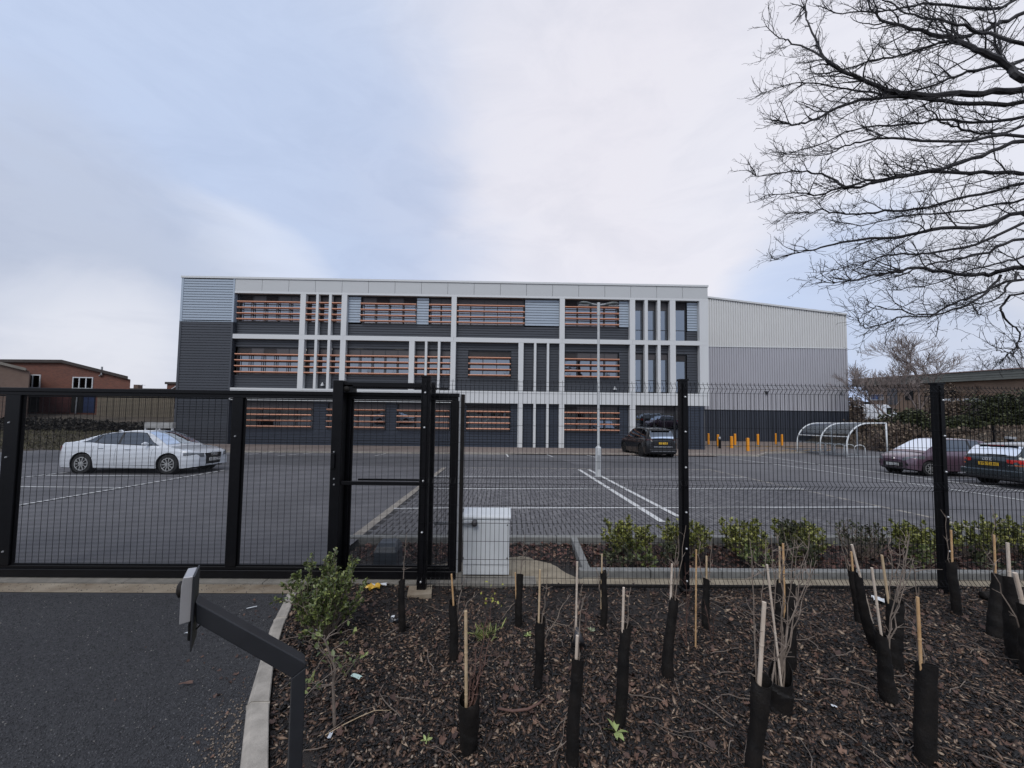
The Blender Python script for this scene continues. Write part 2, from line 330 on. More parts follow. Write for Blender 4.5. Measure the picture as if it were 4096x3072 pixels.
# ------------------------------------------------------------------ the ground
xs = [-400, -120, -70, -50, -40, -34, -30, -27.5, -26.2, -25.2, -24, -10, 0, 10, 20, 27, 30, 33, 36, 40, 50, 70, 120, 400]
ys = [-150, -60, -20, -5, 0, 2, 4.3, 6, 10, 16, 20, 22.7, 24, 25.5, 27, 28.5, 30, 33, 36, 40, 50, 70, 120, 300, 900]
def terr(x, y):
    z = gz(x, y)
    if x < -25.0:                                   # bank on the left up to the brick buildings
        f = min(1, max(0, (y-22.7)/4.3)); z = z + f*((-.7) - z)
        g = min(1, max(0, (y-27)/6)); z = z + g*(.35-z)
        h = min(1, max(0, (-25.0-x)/1.5)); z = gz(x, y)*(1-h)+z*h
    if x > 29:                                      # bank on the right
        f = min(1, max(0, (x-29)/9))*min(1, max(0, (y-16)/8)); z = z + f*(.45-z)
    return z
rows = [[(x, y, terr(x, y)-(.45 if -24.5 < x < 30.5 and -30 < y < 41 else .02)) for x in xs] for y in ys]
go = MB().grid(rows).build('ground', M_ground, smooth=False); tag(go, kind='structure')
def strip(name, x0, x1, y0, y1, lift, m, n=1):
    yy = sorted(set([y0, y1] + ([33.6] if y0 < 33.6 < y1 else []) + ([0] if y0 < 0 < y1 else [])))
    rows = [[(x, y, gz(x, y)+lift) for x in (x0, x1)] for y in yy]
    o = MB().grid(rows).build(name, m); tag(o, kind='structure'); return o
strip('car_park', -27.0, 31.0, 6.60, 36, .000, M_tarcp)
strip('gateway', -27.0, -2.36, 4.86, 6.60, .000, M_tarcp)
strip('bay_lane', -24, 9.4, G(2000, 1870).y, G(2000, 1831).y, .004, M_tarlane)
# paving bed of the parking bays
PV = [G(1447, 2146), G(3795, 2143), G(3752, 2074), G(3300, 1978), G(2841, 1879), G(1785, 1870)]
PV2 = [(p.x, p.y) for p in PV]
sheet('parking_bay_bed', PV2, .003, mat('joint_sand', (.035, .033, .033), .95, var=.3, vs=4))
# threshold and aprons
mb = MB()
thr = [(-14, 4.40), (-2.26, 4.40), (-2.30, 4.60), (-14, 4.60)]
sheet('threshold_slab', [(-14, 4.39), (-2.25, 4.39), (-2.25, 4.62), (-14, 4.62)], .002, M_stained)
mbk = MB()
for x0 in np.arange(-14, -.3, 1.6): mbk.box((x0, 4.64, -.262), (x0+1.592, 4.86, gz(0, 4.64)+.012))
tag(mbk.build('gate_track_slab', M_conc), kind='structure')
# bark bed surface
def inpoly(x, y, P):
    c = False; n = len(P)
    for i in range(n):
        x1, y1 = P[i]; x2, y2 = P[(i+1) % n]
        if (y1 > y) != (y2 > y) and x < (x2-x1)*(y-y1)/(y2-y1)+x1: c = not c
    return c
kin = [G(900, 3600), G(935, 3300), G(960, 3072), G(986, 2831), G(1044, 2636), G(1081, 2515), G(1147, 2384)]
kout = [G(1080, 3600), G(1078, 3300), G(1072, 3072), G(1076, 2831), G(1097, 2636), G(1133, 2515), G(1186, 2384)]
def kx(y):
    P = kout
    for a, b in zip(P, P[1:]):
        if a.y <= y <= b.y: return a.x+(b.x-a.x)*(y-a.y)/(b.y-a.y)
    return P[0].x if y < P[0].y else P[-1].x
def kxin(y):
    for a, b in zip(kin, kin[1:]):
        if a.y <= y <= b.y: return a.x+(b.x-a.x)*(y-a.y)/(b.y-a.y)
    return kin[0].x if y < kin[0].y else kin[-1].x
tag(MB().grid([[(-14, y, gz(0, y)-.004), (kxin(y)+.01, y, gz(0, y)-.004)] for y in [-6, 0]+list(np.linspace(.5, 4.40, 24))]).build('entrance_drive', M_tarnear), kind='structure')
def bedz(x, y):
    return gz(x, y) + .022*math.sin(2.1*x+1.3*y)*math.sin(1.7*y-.6*x) + .016*math.sin(5.3*x+2.0)*math.sin(4.7*y+.7) + .008*math.sin(13*x)*math.cos(11*y)
gy = np.linspace(1.0, 4.64, 38); rows = []
for y in gy:
    x0 = kx(y)+.01 if y < 4.4 else -2.25
    rows.append([(x0+(11.5-x0)*t, y, bedz(x0+(11.5-x0)*t, y) if .02 < t < .99 and y < 4.6 else gz(0, y)-.012) for t in np.linspace(0, 1, 120)])
tag(MB().grid(rows).build('bark_bed', M_soil, smooth=True), kind='structure')
# bed behind the fence, up to the kerb of the parking bays
rows = []
for y in np.linspace(4.64, 6.60, 16):
    rows.append([(x, y, gz(x, y)-.10+.03*math.sin(3*x+y*2)*math.sin(2*y) if 4.7 < y else gz(x, y)-.014) for x in np.linspace(-2.35, 12, 90)])
tag(MB().grid(rows).build('planted_bed', M_soil, smooth=True), kind='structure')
# sandy haunching round the cabinet, and the strip at the foot of the inner kerb
def blob(name, pts, m, lift):
    c = Vector((sum(p[0] for p in pts)/len(pts), sum(p[1] for p in pts)/len(pts)))
    ring = []; n = len(pts)
    for i in range(n):
        a = Vector(pts[i]); b = Vector(pts[(i+1) % n])
        for t in (0, .25, .5, .75):
            q = a.lerp(b, t); q += (q-c)*random.uniform(-.03, .05); ring.append(q)
    top = [(q.x, q.y, gz(0, q.y)+lift-.035) for q in ring]; mid = [(c.x+(q.x-c.x)*.88, c.y+(q.y-c.y)*.88, gz(0, q.y)+lift) for q in ring]
    k2 = len(ring); vs = top+mid+[(c.x, c.y, gz(0, c.y)+lift+.01)]
    fs = [(i, (i+1) % k2, k2+(i+1) % k2, k2+i) for i in range(k2)]+[(k2+i, k2+(i+1) % k2, 2*k2) for i in range(k2)]
    o = MB().add(vs, fs).build(name, m, smooth=True); tag(o, kind='structure'); return o
blob('sandy_slab', [tuple(G(u, v)[:2]) for u, v in ((1700, 2330), (1600, 2255), (1980, 2215), (2090, 2205), (2200, 2235), (2290, 2285), (2380, 2318), (2330, 2340), (2000, 2352))], M_sand, -.035)
sheet('sandy_strip', [(G(2300, 2335).x, 4.72), (12, 4.72), (12, 4.93), (G(2330, 2300).x, 4.93)], -.02, M_sand)
tag(MB().box((-.55, 4.60, -.30), (.35, 4.70, gz(0, 4.65)+.02)).build('edging_slab', M_conc), kind='structure')
# footway at the office and the brown forecourt
strip('footway', -24.9, 13.0, G(2000, 1818).y, 29.48, .05, M_brown)
fc = [G(2690, 1816), G(2860, 1822), G(2935, 1836), G(3060, 1822), G(3240, 1806), G(3240, 1786)]
sheet('forecourt', [(12.9, 24.6), (14.2, 24.2), (15.8, 23.9), (17.2, 25.4), (18.2, 26.6), (22, 27.6), (24, 33.5), (15.9, 33.5), (12.9, 29.4)], .04, M_brown)
sheet('wing_apron', [(15.9, 33.6), (31, 33.6), (31, 39.2), (15.9, 39.2)], .02, M_brown)

def kerb_run(name, pts, w, h0, h1, m, L=.9, gap=.008, side=1, zf=gz):
    """row of separate kerb stones along a polyline of xy"""
    out = []; seg = []
    P = [Vector(p[:2]) for p in pts]
    for a, b in zip(P, P[1:]):
        d = b-a; n = max(1, round(d.length/L)); s = d.length/n; d.normalize(); nn = Vector((-d.y, d.x))*w*side
        for i in range(n):
            p = a+d*(s*i+gap/2); q = a+d*(s*(i+1)-gap/2)
            mb = MB(); ring = [p, q, q+nn, p+nn]
            vs = [(v.x, v.y, zf(v.x, v.y)+h0) for v in ring]+[(v.x, v.y, zf(v.x, v.y)+h1+random.uniform(-.002, .002)) for v in ring]
            fs = [(0,1,5,4),(1,2,6,5),(2,3,7,6),(3,0,4,7),(4,5,6,7)]
            if side < 0: fs = [tuple(reversed(f)) for f in fs]
            mb.add(vs, fs); out.append(mb)
    return out
def kerb_obj(name, runs, m, bevel=.008):
    r = D.objects.new(name, None); COL.objects.link(r); tag(r, kind='structure')
    for mb in runs: mb.build('kerb_stone', m, r, bevel=bevel, seg=1)
    return r
# curved kerb of the drive (stones measured between the two edges)
runs = []
cum = list(zip(kin, kout)); dense = []
for (a, b), (c, d) in zip(cum, cum[1:]):
    for t in np.linspace(0, 1, 6)[:-1]: dense.append((a.lerp(c, t), b.lerp(d, t)))
dense.append(cum[-1])
i = 0
while i < len(dense)-1:
    j = i; L = 0
    while j < len(dense)-1 and L < .55: L += (dense[j+1][0]-dense[j][0]).length; j += 1
    mb = MB(); ring = dense[i:j+1]; rows = []
    for q, (a, b) in enumerate(ring):
        if q == 0: t = .006/max(L, .01); a2 = a.lerp(ring[1][0], .04); b2 = b.lerp(ring[1][1], .04)
        elif q == len(ring)-1: a2 = a.lerp(ring[-2][0], .04); b2 = b.lerp(ring[-2][1], .04)
        else: a2, b2 = a, b
        z = gz(0, a2.y); m2 = a2.lerp(b2, .22)
        rows.append([(a2.x, a2.y, z-.08), (a2.x, a2.y, z+.008), (m2.x, m2.y, z+.034), (b2.x, b2.y, z+.036), (b2.x, b2.y, z-.08)])
    mb.grid(rows, flip=False); n5 = 5; last = (len(rows)-1)*5
    mb.f.append(tuple(range(5))); mb.m.append(0); mb.f.append(tuple(last+4-kk for kk in range(5))); mb.m.append(0)
    runs.append(mb); i = j
kerb_obj('drive_kerb', runs, M_kerb, .005)
a, b = G(1447, 2146), G(4096, 2143)
kerb_obj('bay_kerb', kerb_run('k', [(a.x-.3, a.y), (b.x+3, b.y)], .14, -.25, .03, M_kerbg, side=-1), M_kerbg)
kerb_obj('bed_kerb', kerb_run('k', [tuple(G(2282, 2150)[:2]), tuple(G(2334, 2290)[:2])], .10, -.2, .035, M_kerbg, .9, side=1) +
         kerb_run('k', [(G(2334, 2292).x-.05, 5.02), (12, 5.02)], .12, -.25, .035, M_kerbg, .9, side=1), M_kerbg)
kerb_obj('bay_edging', kerb_run('k', [tuple(G(1447, 2143)[:2]), tuple(G(1785, 1871)[:2])], .16, -.1, .006, M_beige, .9, side=1) , M_beige, 0)
kerb_obj('lane_edging', kerb_run('k', [tuple(G(2841, 1879)[:2]), tuple(G(3300, 1978)[:2]), tuple(G(3752, 2074)[:2]), tuple(G(3930, 2120)[:2])], .12, -.1, .006, M_beige, 1.2, side=-1), M_beige, 0)
kerb_obj('back_edging', kerb_run('k', [tuple(G(1785, 1871)[:2]), tuple(G(2841, 1879)[:2])], .10, -.1, .006, M_beige, 1.2, side=1), M_beige, 0)
yk = G(2000, 1818).y
kerb_obj('footway_kerb', kerb_run('k', [(-24.9, yk-.9), (-10, yk-.3), (0, yk), (12.9, 24.6), (14.2, 24.2), (15.8, 23.9), (17.2, 25.4), (18.2, 26.6), (22, 27.6)], .14, -.1, .10, M_kerb, 1.6, side=1), M_kerb, 0)
kerb_obj('bank_kerb', kerb_run('k', [(-60, 22.4), (-24.9, 24.2)], .14, -.1, .09, M_kerb, 1.8, side=1), M_kerb, 0)
kerb_obj('car_park_kerb', kerb_run('k', [(31.0, 10), (31.0, 34)], .14, -.1, .10, M_kerb, 1.8, side=-1), M_kerb, 0)

# painted markings
mb = MB()
for p, q in (((50, 2028), (906, 1881)), ((53, 1949), (492, 1952)), ((183, 1904), (742, 1906)), ((55, 1915), (280, 1890)),
             ((958, 1821), (1117, 1809)), ((1112, 1824), (1262, 1812)), ((1501, 1824), (1562, 1812)),
             ((2024, 1815), (2033, 1829)), ((2176, 1815), (2214, 1830)), ((2325, 1816), (2381, 1830)), ((2476, 1817), (2573, 1832)), ((2690, 1826), (2720, 1830)),
             ((1720, 1907), (2985, 1911)), ((1672, 1957), (3215, 1958)), ((1575, 2036), (3520, 2031)),
             ((2931, 1836), (3185, 1870)), ((3185, 1870), (3500, 1915)), ((3500, 1915), (3749, 1951)), ((3749, 1951), (4250, 2027)),
             ((3022, 1823), (3387, 1875)), ((3387, 1875), (3748, 1921)), ((3748, 1921), (4250, 1990)), ((3127, 1853), (3188, 1857)),
             ((3290, 1838), (3410, 1840)), ((3700, 1919), (3905, 1921)), ((3900, 1945), (4250, 1949))):
    line(mb, G(*p), G(*q), .09, .0185)
line(mb, G(2316, 1880), G(2650, 2092), .13, .022); line(mb, G(2354, 1880), G(2714, 2070), .12, .022)
tag(mb.build('bay_markings', M_paint), kind='structure')
sheet('repair_patch', [tuple(G(u, v)[:2]) for u, v in ((2286, 1905), (2355, 1905), (2350, 1897), (2292, 1897))], .016, M_tarlane)
sheet('lane_patch', [tuple(G(u, v)[:2]) for u, v in ((2300, 1858), (2420, 1860), (2370, 1846), (2330, 1840), (2240, 1838))], .008, M_tarcp)
mb = MB()
yl = [(2905, 1786, 3180, 1790), (2915, 1789, 3180, 1792), (2995, 1801, 3320, 1806), (2995, 1806, 3320, 1811)]
for x0, y0, x1, y1 in yl: line(mb, G(x0, y0), G(x1, y1), .07, .05)
for i in range(8):
    line(mb, G(2905+i*40, 1789), G(2930+i*40, 1785), .1, .052); line(mb, G(2998+i*42, 1806), G(3030+i*42, 1801), .1, .052)
tag(mb.build('hatched_markings', M_yline), kind='structure')

# ------------------------------------------------------------------ block paving of the bays (herringbone)
M_paver = mat('grey_paving_block', (.1, .1, .1), .75, island=('l', [(0, (.095, .092, .098)), (.5, (.122, .118, .124)), (1, (.165, .160, .164))]), var=.15, vs=30, bump=.25, bs=80)
M_paver1 = mat('grey_paving_block_near', (.120, .117, .122), .75, var=.18, vs=30, bump=.25, bs=80)
patchy(M_paver, .5, .4, (.085, .082, .088))
BL, BW = .20, .10
blocks = []
minx = min(p[0] for p in PV2); maxx = max(p[0] for p in PV2); miny = min(p[1] for p in PV2); maxy = max(p[1] for p in PV2)
nn = int((maxx-minx)/BW)+6; mm = int((maxy-miny)/BW)+6
for j in range(mm):
    for i in range(nn):
        kx_ = (i-j) % 4
        if kx_ == 0: c = ((i+1)*BW, (j+.5)*BW, 0)
        elif kx_ == 3: c = ((i+.5)*BW, (j+1)*BW, 1)
        else: continue
        x = minx-.2+c[0]; y = miny-.05+c[1]
        if y < miny+.12 or y > maxy-.02: continue
        if inpoly(x-.08, y, PV2) and inpoly(x+.08, y, PV2) and inpoly(x, y+.06, PV2): blocks.append((x, y, c[2]))
blocks.sort(key=lambda b: b[1]+.15*abs(b[0]-1.0))
pb = MB(); g_ = .0095; ch = .007
hx, hy = BL/2-g_, BW/2-g_
pb.add([(-hx,-hy,-.05),(hx,-hy,-.05),(hx,hy,-.05),(-hx,hy,-.05),(-hx,-hy,-ch),(hx,-hy,-ch),(hx,hy,-ch),(-hx,hy,-ch),(-hx+ch,-hy+ch,0),(hx-ch,-hy+ch,0),(hx-ch,hy-ch,0),(-hx+ch,hy-ch,0)],
       [(0,1,5,4),(1,2,6,5),(2,3,7,6),(3,0,4,7),(4,5,9,8),(5,6,10,9),(6,7,11,10),(7,4,8,11),(8,9,10,11)])
bays = D.objects.new('parking_bays', None); COL.objects.link(bays); tag(bays, kind='structure')
pme = D.meshes.new('paving_block'); pme.from_pydata(pb.v, [], pb.f); pme.materials.append(M_paver1); pme.update()
TOP = .014
for x, y, r in blocks[:290]:
    o = D.objects.new('paving_block', pme); COL.objects.link(o); o.location = (x, y, gz(x, y)+TOP-random.uniform(0, .003)); o.rotation_euler = (-math.atan(SL), 0, 0) if not r else (-math.atan(SL)*0, 0, PI/2)
    o.parent = bays
rest = np.array(blocks[290:]); V0 = np.array(pb.v); F0 = np.array(pb.f)
n = len(rest); zz = -SL*rest[:, 1]+TOP-RNG.uniform(0, .003, n)
sw = rest[:, 2] > .5
X = np.where(sw[:, None], -V0[None, :, 1], V0[None, :, 0])+rest[:, 0:1]; Y = np.where(sw[:, None], V0[None, :, 0], V0[None, :, 1])+rest[:, 1:2]
Z = V0[None, :, 2]+zz[:, None]-SL*(Y-rest[:, 1:2])
VV = np.stack([X, Y, Z], -1).reshape(-1, 3); FF = (F0[None]+(np.arange(n)*len(V0))[:, None, None]).reshape(-1, 4)
o = npmesh('paving_block', VV, FF, M_paver, bays); tag(o, kind='stuff')
print('blocks', len(blocks))
# ------------------------------------------------------------------ the office building
FY = 29.5                      # front of the pale frame
WY = 29.86                     # cladding plane
ob = thing('office_building', (0, FY, -1.55), 'three-storey grey clad office with pale frame, terracotta louvres and ribbed side wing', 'building')
Z0 = -1.56
planks = []
def clad(x0, x1, z0, z1, m, y=WY, h=.205):
    n = max(1, round((z1-z0)/h)); s = (z1-z0)/n
    for i in range(n): planks.append(((x0, y, z0+s*i+.024), (x1, y+.05, z0+s*(i+1)-.018), m, y))
    BACK.box((x0+.002, y+.052, z0+.002), (x1-.002, y+.09, z1-.002))
BACK = MB()
def piece(name, m, x0, x1, z0, z1, y0=FY, y1=WY+.02, bevel=0): return unit(name, m, ob, (x0, y0, z0), (x1, y1, z1))
# pale frame: beams, columns, fins
piece('frame_beam', M_frame, -20.9, 15.70, 10.05, 10.215)
for a, b in zip([-20.9]+[-18.85+2.035*i for i in range(17)], [-18.85+2.035*i for i in range(17)]+[15.70]):
    unit('fascia_panel', M_fasc, ob, (a+.012, FY+.012, 10.222), (b-.012, FY+.10, 11.15))
unit('fascia_backing', M_wframe, ob, (-20.88, FY+.10, 10.20), (15.68, WY+.3, 11.14))
for a, b in ((-20.9, -12.53), (-12.53, -4.1), (-4.1, 4.3), (4.3, 9.78), (9.78, 15.70)):
    piece('frame_beam', M_frame, a+.004, b-.004, 6.54, 6.885); piece('frame_beam', M_frame, a+.004, b-.004, 2.64, 2.785, FY-.02); piece('band_panel', M_frame, a+.004, b-.004, 1.85, 2.63)
rc = unit('roof_edge', M_frame, ob, (-25.0, FY-.05, 11.155), (15.74, FY+.5, 11.30))
T, U_, Gd = (6.89, 10.045), (2.79, 6.535), (Z0, 1.845)
def col(x0, x1, fl):
    for z0, z1 in fl: piece('frame_column', M_frame, x0, x1, z0, z1)
def fin(x0, x1, fl):
    for z0, z1 in fl: piece('frame_fin', M_frame, x0, x1, z0, z1)
for x0, x1, fl in ((-15.88, -15.47, (T, U_)), (-12.73, -12.32, (T, U_)), (-7.47, -7.06, (U_,)), (-4.29, -3.9, (T, U_)), (.93, 1.32, (U_, Gd)), (4.1, 4.49, (T, U_, Gd)), (9.57, 9.98, (T, U_, Gd)), (12.70, 13.14, (T, U_)), (15.02, 15.70, (T, U_))): col(x0, x1, fl)
for x0, x1, fl in ((-14.68, -14.49, (T, U_)), (-13.70, -13.50, (T, U_)), (-6.26, -6.09, (U_,)), (-5.27, -5.09, (U_,)), (2.13, 2.31, (U_, Gd)), (3.13, 3.30, (U_, Gd)), (10.72, 10.97, (T, U_)), (11.73, 11.96, (T, U_))): fin(x0, x1, fl)
# left clad end
clad(-24.78, -21.05, 7.90, 11.10, M_light, FY+.02)
clad(-24.78, -21.05, Z0, 7.78, M_dark, FY+.02)
for x0, x1 in ((-24.96, -24.79), (-21.04, -20.91)):
    unit('corner_trim', M_light, ob, (x0, FY, 7.84), (x1, FY+.4, 11.15)); unit('corner_trim', M_dark, ob, (x0, FY, Z0), (x1, FY+.4, 7.83))
unit('cladding_trim', M_light, ob, (-24.98, FY-.01, 7.79), (-20.9, FY+.1, 7.84))
# windows
def window(x0, x1, z0, z1, panes, spand=.42, vents=(), slats=None, transom=None, sl=None, brk=True, frame=M_wframe, bright=None):
    y = WY+.12
    w = D.objects.new('window', None); w.location = ((x0+x1)/2, y, z0); COL.objects.link(w); par(w, ob)
    fr = MB(); t = .05
    fr.box((x0, y-.02, z0), (x0+t, y+.06, z1)); fr.box((x1-t, y-.02, z0), (x1, y+.06, z1)); fr.box((x0+t, y-.02, z0), (x1-t, y+.06, z0+t)); fr.box((x0+t, y-.02, z1-t), (x1-t, y+.06, z1))
    n = panes; s = (x1-x0)/n; zt = z1-t-spand if spand else z1-t
    for i in range(1, n): fr.box((x0+s*i-.025, y-.015, z0+t), (x0+s*i+.025, y+.055, z1-t))
    if spand: fr.box((x0+t, y-.018, zt-.03), (x1-t, y+.058, zt))
    if transom: fr.box((x0+t, y-.017, transom-.025), (x1-t, y+.057, transom+.025))
    fr.box((x0-.004, WY-.0, z0-.05), (x1+.004, y+.05, z0-.002))          # sill and reveals
    fr.box((x0-.012, WY+.055, z0), (x0-.001, y+.06, z1)); fr.box((x1+.001, WY+.055, z0), (x1+.012, y+.06, z1)); fr.box((x0, WY+.055, z1+.001), (x1, y+.06, z1+.012))
    fr.build('window_frame', frame, w)
    for i in range(n):
        a = x0+s*i+(t if i == 0 else .026); b = x0+s*(i+1)-(t if i == n-1 else .026)
        if transom:
            unit('pane', M_gwin, w, (a, y+.015, z0+t), (b, y+.025, transom-.026)); unit('pane', M_gwin, w, (a, y+.015, transom+.026), (b, y+.025, zt-.031))
        else: unit('pane', M_gwin, w, (a, y+.015, z0+t), (b, y+.025, zt-.031))
        if spand:
            if i in vents:
                vm = MB(); kk = 6
                for q in range(kk):
                    zc = zt+.01+(z1-t-zt-.02)*(q+.5)/kk; vm.cbox(((a+b)/2, y+.012, zc), (b-a, .05, .028), Matrix.Rotation(R(-32), 3, 'X'))
                vm.build('vent_grille', M_span, w); unit('vent_back', M_wframe, w, (a, y+.045, zt), (b, y+.055, z1-t))
            else: unit('spandrel_panel', M_span, w, (a, y, zt+.001), (b, y+.03, z1-t-.001))
    if sl:
        for zz_ in sl:
            kk = max(1, round((x1-x0+.04)/2.1)); s2 = (x1-x0+.04)/kk
            for i in range(kk): unit('sun_louvre', M_orange, w, (x0-.02+s2*i+.003, FY+.03, zz_-.028), (x0-.02+s2*(i+1)-.003, FY+.20, zz_+.028), (R(-24), 0, 0))
        if brk:
            xs_ = [x0+.06]+[x0+s*i for i in range(1, n)]+[x1-.06]
            for xb in xs_:
                bm = MB(); bm.box((xb-.02, FY+.24, sl[-1]-.06), (xb+.02, FY+.275, sl[0]+.10))
                for zz_ in sl: bm.box((xb-.012, FY+.275, zz_-.05), (xb+.012, y-.02, zz_+.0))
                bm.build('louvre_bracket', M_wframe, w)
    return w
ST = [9.40, 8.94, 8.50, 8.06]; SU = [5.34, 4.88, 4.44, 3.99]; SG = [1.20, .76, .32, -.13]
TW = (7.92, 10.0); UW = (3.85, 5.92); GW = (-.28, 1.72)
# top floor
def under_t(x0, x1): clad(x0, x1, 6.90, 7.86, M_dark); clad2(x0, x1, 10.01, 10.04)
def clad2(x0, x1, z0, z1): BACK.box((x0, WY, z0), (x1, WY+.08, z1))
window(-20.70, -15.88, *TW, 5, vents=(0, 2), sl=ST); clad(-20.88, -15.90, 6.90, 7.86, M_dark)
BACK.box((-20.89, WY, 7.86), (-20.72, WY+.2, 10.04))
for a, b in ((-15.47, -14.68), (-14.49, -13.70), (-13.50, -12.73)):
    window(a, b, *TW, 1, sl=ST); clad(a, b, 6.90, 7.86, M_dark)
    window(a, b, *UW, 1, sl=SU); clad(a, b, 2.80, 3.79, M_dark); clad(a, b, 5.94, 6.53, M_dark)
clad(-12.32, -4.29, 6.90, 7.86, M_dark)
clad(-12.30, -11.36, 7.95, 9.98, M_light, WY-.09); window(-11.30, -7.04, *TW, 4, vents=(1, 3), sl=ST); clad(-7.00, -6.09, 7.88, 9.98, M_light, WY-.09); window(-6.03, -4.29, *TW, 2, sl=ST)
clad(-3.9, 4.1, 6.90, 7.86, M_dark); window(-3.9, 1.36, *TW, 5, sl=ST); clad(1.42, 4.08, 7.92, 9.98, M_light, WY-.09)
clad(4.49, 9.57, 6.90, 7.86, M_dark); window(4.49, 8.73, *TW, 4, vents=(0,), sl=ST); clad(8.80, 9.55, 7.92, 9.98, M_light, WY-.09)
for a, b in ((9.98, 10.72), (10.97, 11.73), (11.96, 12.70)):
    window(a, b, 6.92, 10.02, 1, spand=.62, transom=7.76); window(a, b, 2.84, 5.90, 1, spand=.42, transom=3.78); clad(a, b, 5.92, 6.53, M_dark)
window(13.14, 14.12, 6.92, 10.02, 1, spand=.55, vents=(0,), transom=7.76); clad(14.20, 15.0, 7.70, 9.98, M_light, WY-.05); clad(14.16, 15.02, 6.90, 7.66, M_dark)
# middle floor
window(-20.70, -15.88, *UW, 5, vents=(0, 2), sl=SU); clad(-20.88, -15.90, 2.80, 3.79, M_dark); clad(-20.88, -15.90, 5.94, 6.53, M_dark)
window(-12.32, -7.47, *UW, 5, sl=SU); clad(-12.32, -7.47, 2.80, 3.79, M_dark); clad(-12.32, -7.47, 5.94, 6.53, M_dark)
for a, b in ((-7.06, -6.26), (-6.09, -5.27), (-5.09, -4.29)):
    window(a, b, *UW, 1, sl=SU); clad(a, b, 2.80, 3.79, M_dark); clad(a, b, 5.94, 6.53, M_dark)
clad(-3.9, .93, 2.80, 3.79, M_dark); clad(-3.9, .93, 5.94, 6.53, M_dark); clad(-3.9, -2.95, 3.80, 5.93, M_dark); clad(.38, .93, 3.80, 5.93, M_dark); window(-2.90, .33, *UW, 3, vents=(0, 1, 2), sl=SU)
for a, b in ((1.32, 2.13), (2.31, 3.13), (3.30, 4.10)):
    clad(a, b, 2.80, 6.53, M_dark); clad(a, b, Z0, 1.84, M_darkb)
window(4.49, 8.76, *UW, 4, vents=(0,), sl=SU); clad(4.49, 9.57, 2.80, 3.79, M_dark); clad(4.49, 9.57, 5.94, 6.53, M_dark); clad(8.82, 9.57, 3.80, 5.93, M_dark)
window(13.14, 14.10, 2.84, 5.80, 1, spand=.42, vents=(0,), transom=3.78); clad(13.14, 15.02, 5.86, 6.53, M_dark); clad(14.18, 15.02, 2.80, 5.85, M_dark)
# ground floor
gw = [(at(964, 1680, WY).x, at(1250, 1680, WY).x, 4), (at(1312, 1680, WY).x, at(1541, 1680, WY).x, 4), (at(1591, 1680, WY).x, at(1798, 1680, WY).x, 3), (at(1868, 1680, WY).x, at(2039, 1680, WY).x, 3)]
clad(-20.88, .93, Z0, -.34, M_darkb)
prev = -20.88
for a, b, n in gw:
    clad(prev, a-.05, -.33, 1.84, M_darkb); window(a, b, *GW, n, sl=SG, vents=(0, 1, 2) if a > -4 else ()); BACK.box((a-.05, WY, 1.73), (b+.05, WY+.1, 1.84)); prev = b+.05
clad(prev, .93, -.33, 1.84, M_darkb)
window(4.49, 8.76, *GW, 4, vents=(0,), sl=SG); clad(4.49, 9.57, Z0, -.34, M_darkb); clad(8.82, 9.57, -.33, 1.84, M_darkb); BACK.box((4.49, WY, 1.73), (8.8, WY+.1, 1.84))
window(10.0, 13.2, Z0+.02, 1.80, 4, spand=.5, vents=(3,)); window(13.25, 14.10, Z0+.02, 1.80, 1, spand=.4)
clad(14.20, 15.0, Z0, 1.84, M_darkb, FY+.05); unit('corner_trim', M_darkb, ob, (15.02, FY+.02, Z0), (15.32, FY+.4, 1.84)); unit('corner_trim', M_darkb, ob, (14.12, FY+.04, Z0), (14.19, FY+.4, 1.84))
BACK.build('sheathing', M_wframe, ob)
planks.sort(key=lambda p: -abs((p[1][0]-p[0][0])*(p[1][2]-p[0][2])))
for a, b, m, y in planks[:296]: unit('cladding_plank', m, ob, a, b)
for mm_ in (M_light, M_dark, M_darkb):
    q = MB()
    for a, b, m, y in planks[296:]:
        if m is mm_: q.box(a, b)
    if q.v: tag(q.build('cladding_plank', mm_, ob), kind='stuff')
print('planks', len(planks))
# floors, rooms, end walls and roof behind the glass
q = MB()
for z in (-1.60, 2.05, 6.05, 10.03): q.box((-24.9, WY+.25, z), (15.6, 46, z+.5 if z > 0 else z+.04))
q.build('floor_slab', M_room, ob)
q = MB(); q.box((-24.9, 34.2, -1.5), (15.6, 34.4, 11.0)); q.box((-24.9, WY+.1, -1.6), (-24.6, 46, 11.15)); q.box((15.35, WY+.1, -1.7), (15.6, 46, 11.1)); q.box((-24.9, 45.8, -1.6), (15.6, 46, 11.1))
for x in (-20.8, -12.5, -4.1, 4.3, 9.8): q.box((x-.06, WY+.2, -1.5), (x+.06, 34.2, 10.0))
q.build('room_wall', M_room, ob)
q = MB(); q.box((-3.9, 33.6, -1.5), (4.2, 33.8, 2.0)); q.build('brown_room_wall', M_roomb, ob)
unit('flat_roof', M_wframe, ob, (-24.9, WY+.3, 11.0), (15.6, 46, 11.12))
for x, z in ((-10.0, 8), (0.0, 8), (.0, 4), (6.0, 8), (6.0, 4), (5.9, .0), (-9.9, 4), (-8.6, .2), (-13.0, .2), (-.2, .2)):
    unit('interior_column', M_icol, ob, (x-.12, WY+.5, z-2 if z > 1 else -1.5), (x+.12, WY+.74, z+2))
for x, y, z in ((-17.3, 31.2, 5.98), (-16.2, 31.6, 5.98), (-13.9, 31.2, 5.98), (-11.7, 31.0, 5.98), (-8.6, 31.0, 5.98), (-9.9, 32, 5.98)):
    unit('ceiling_light', M_lamp, ob, (x-.3, y-.3, z), (x+.3, y+.3, z+.04))
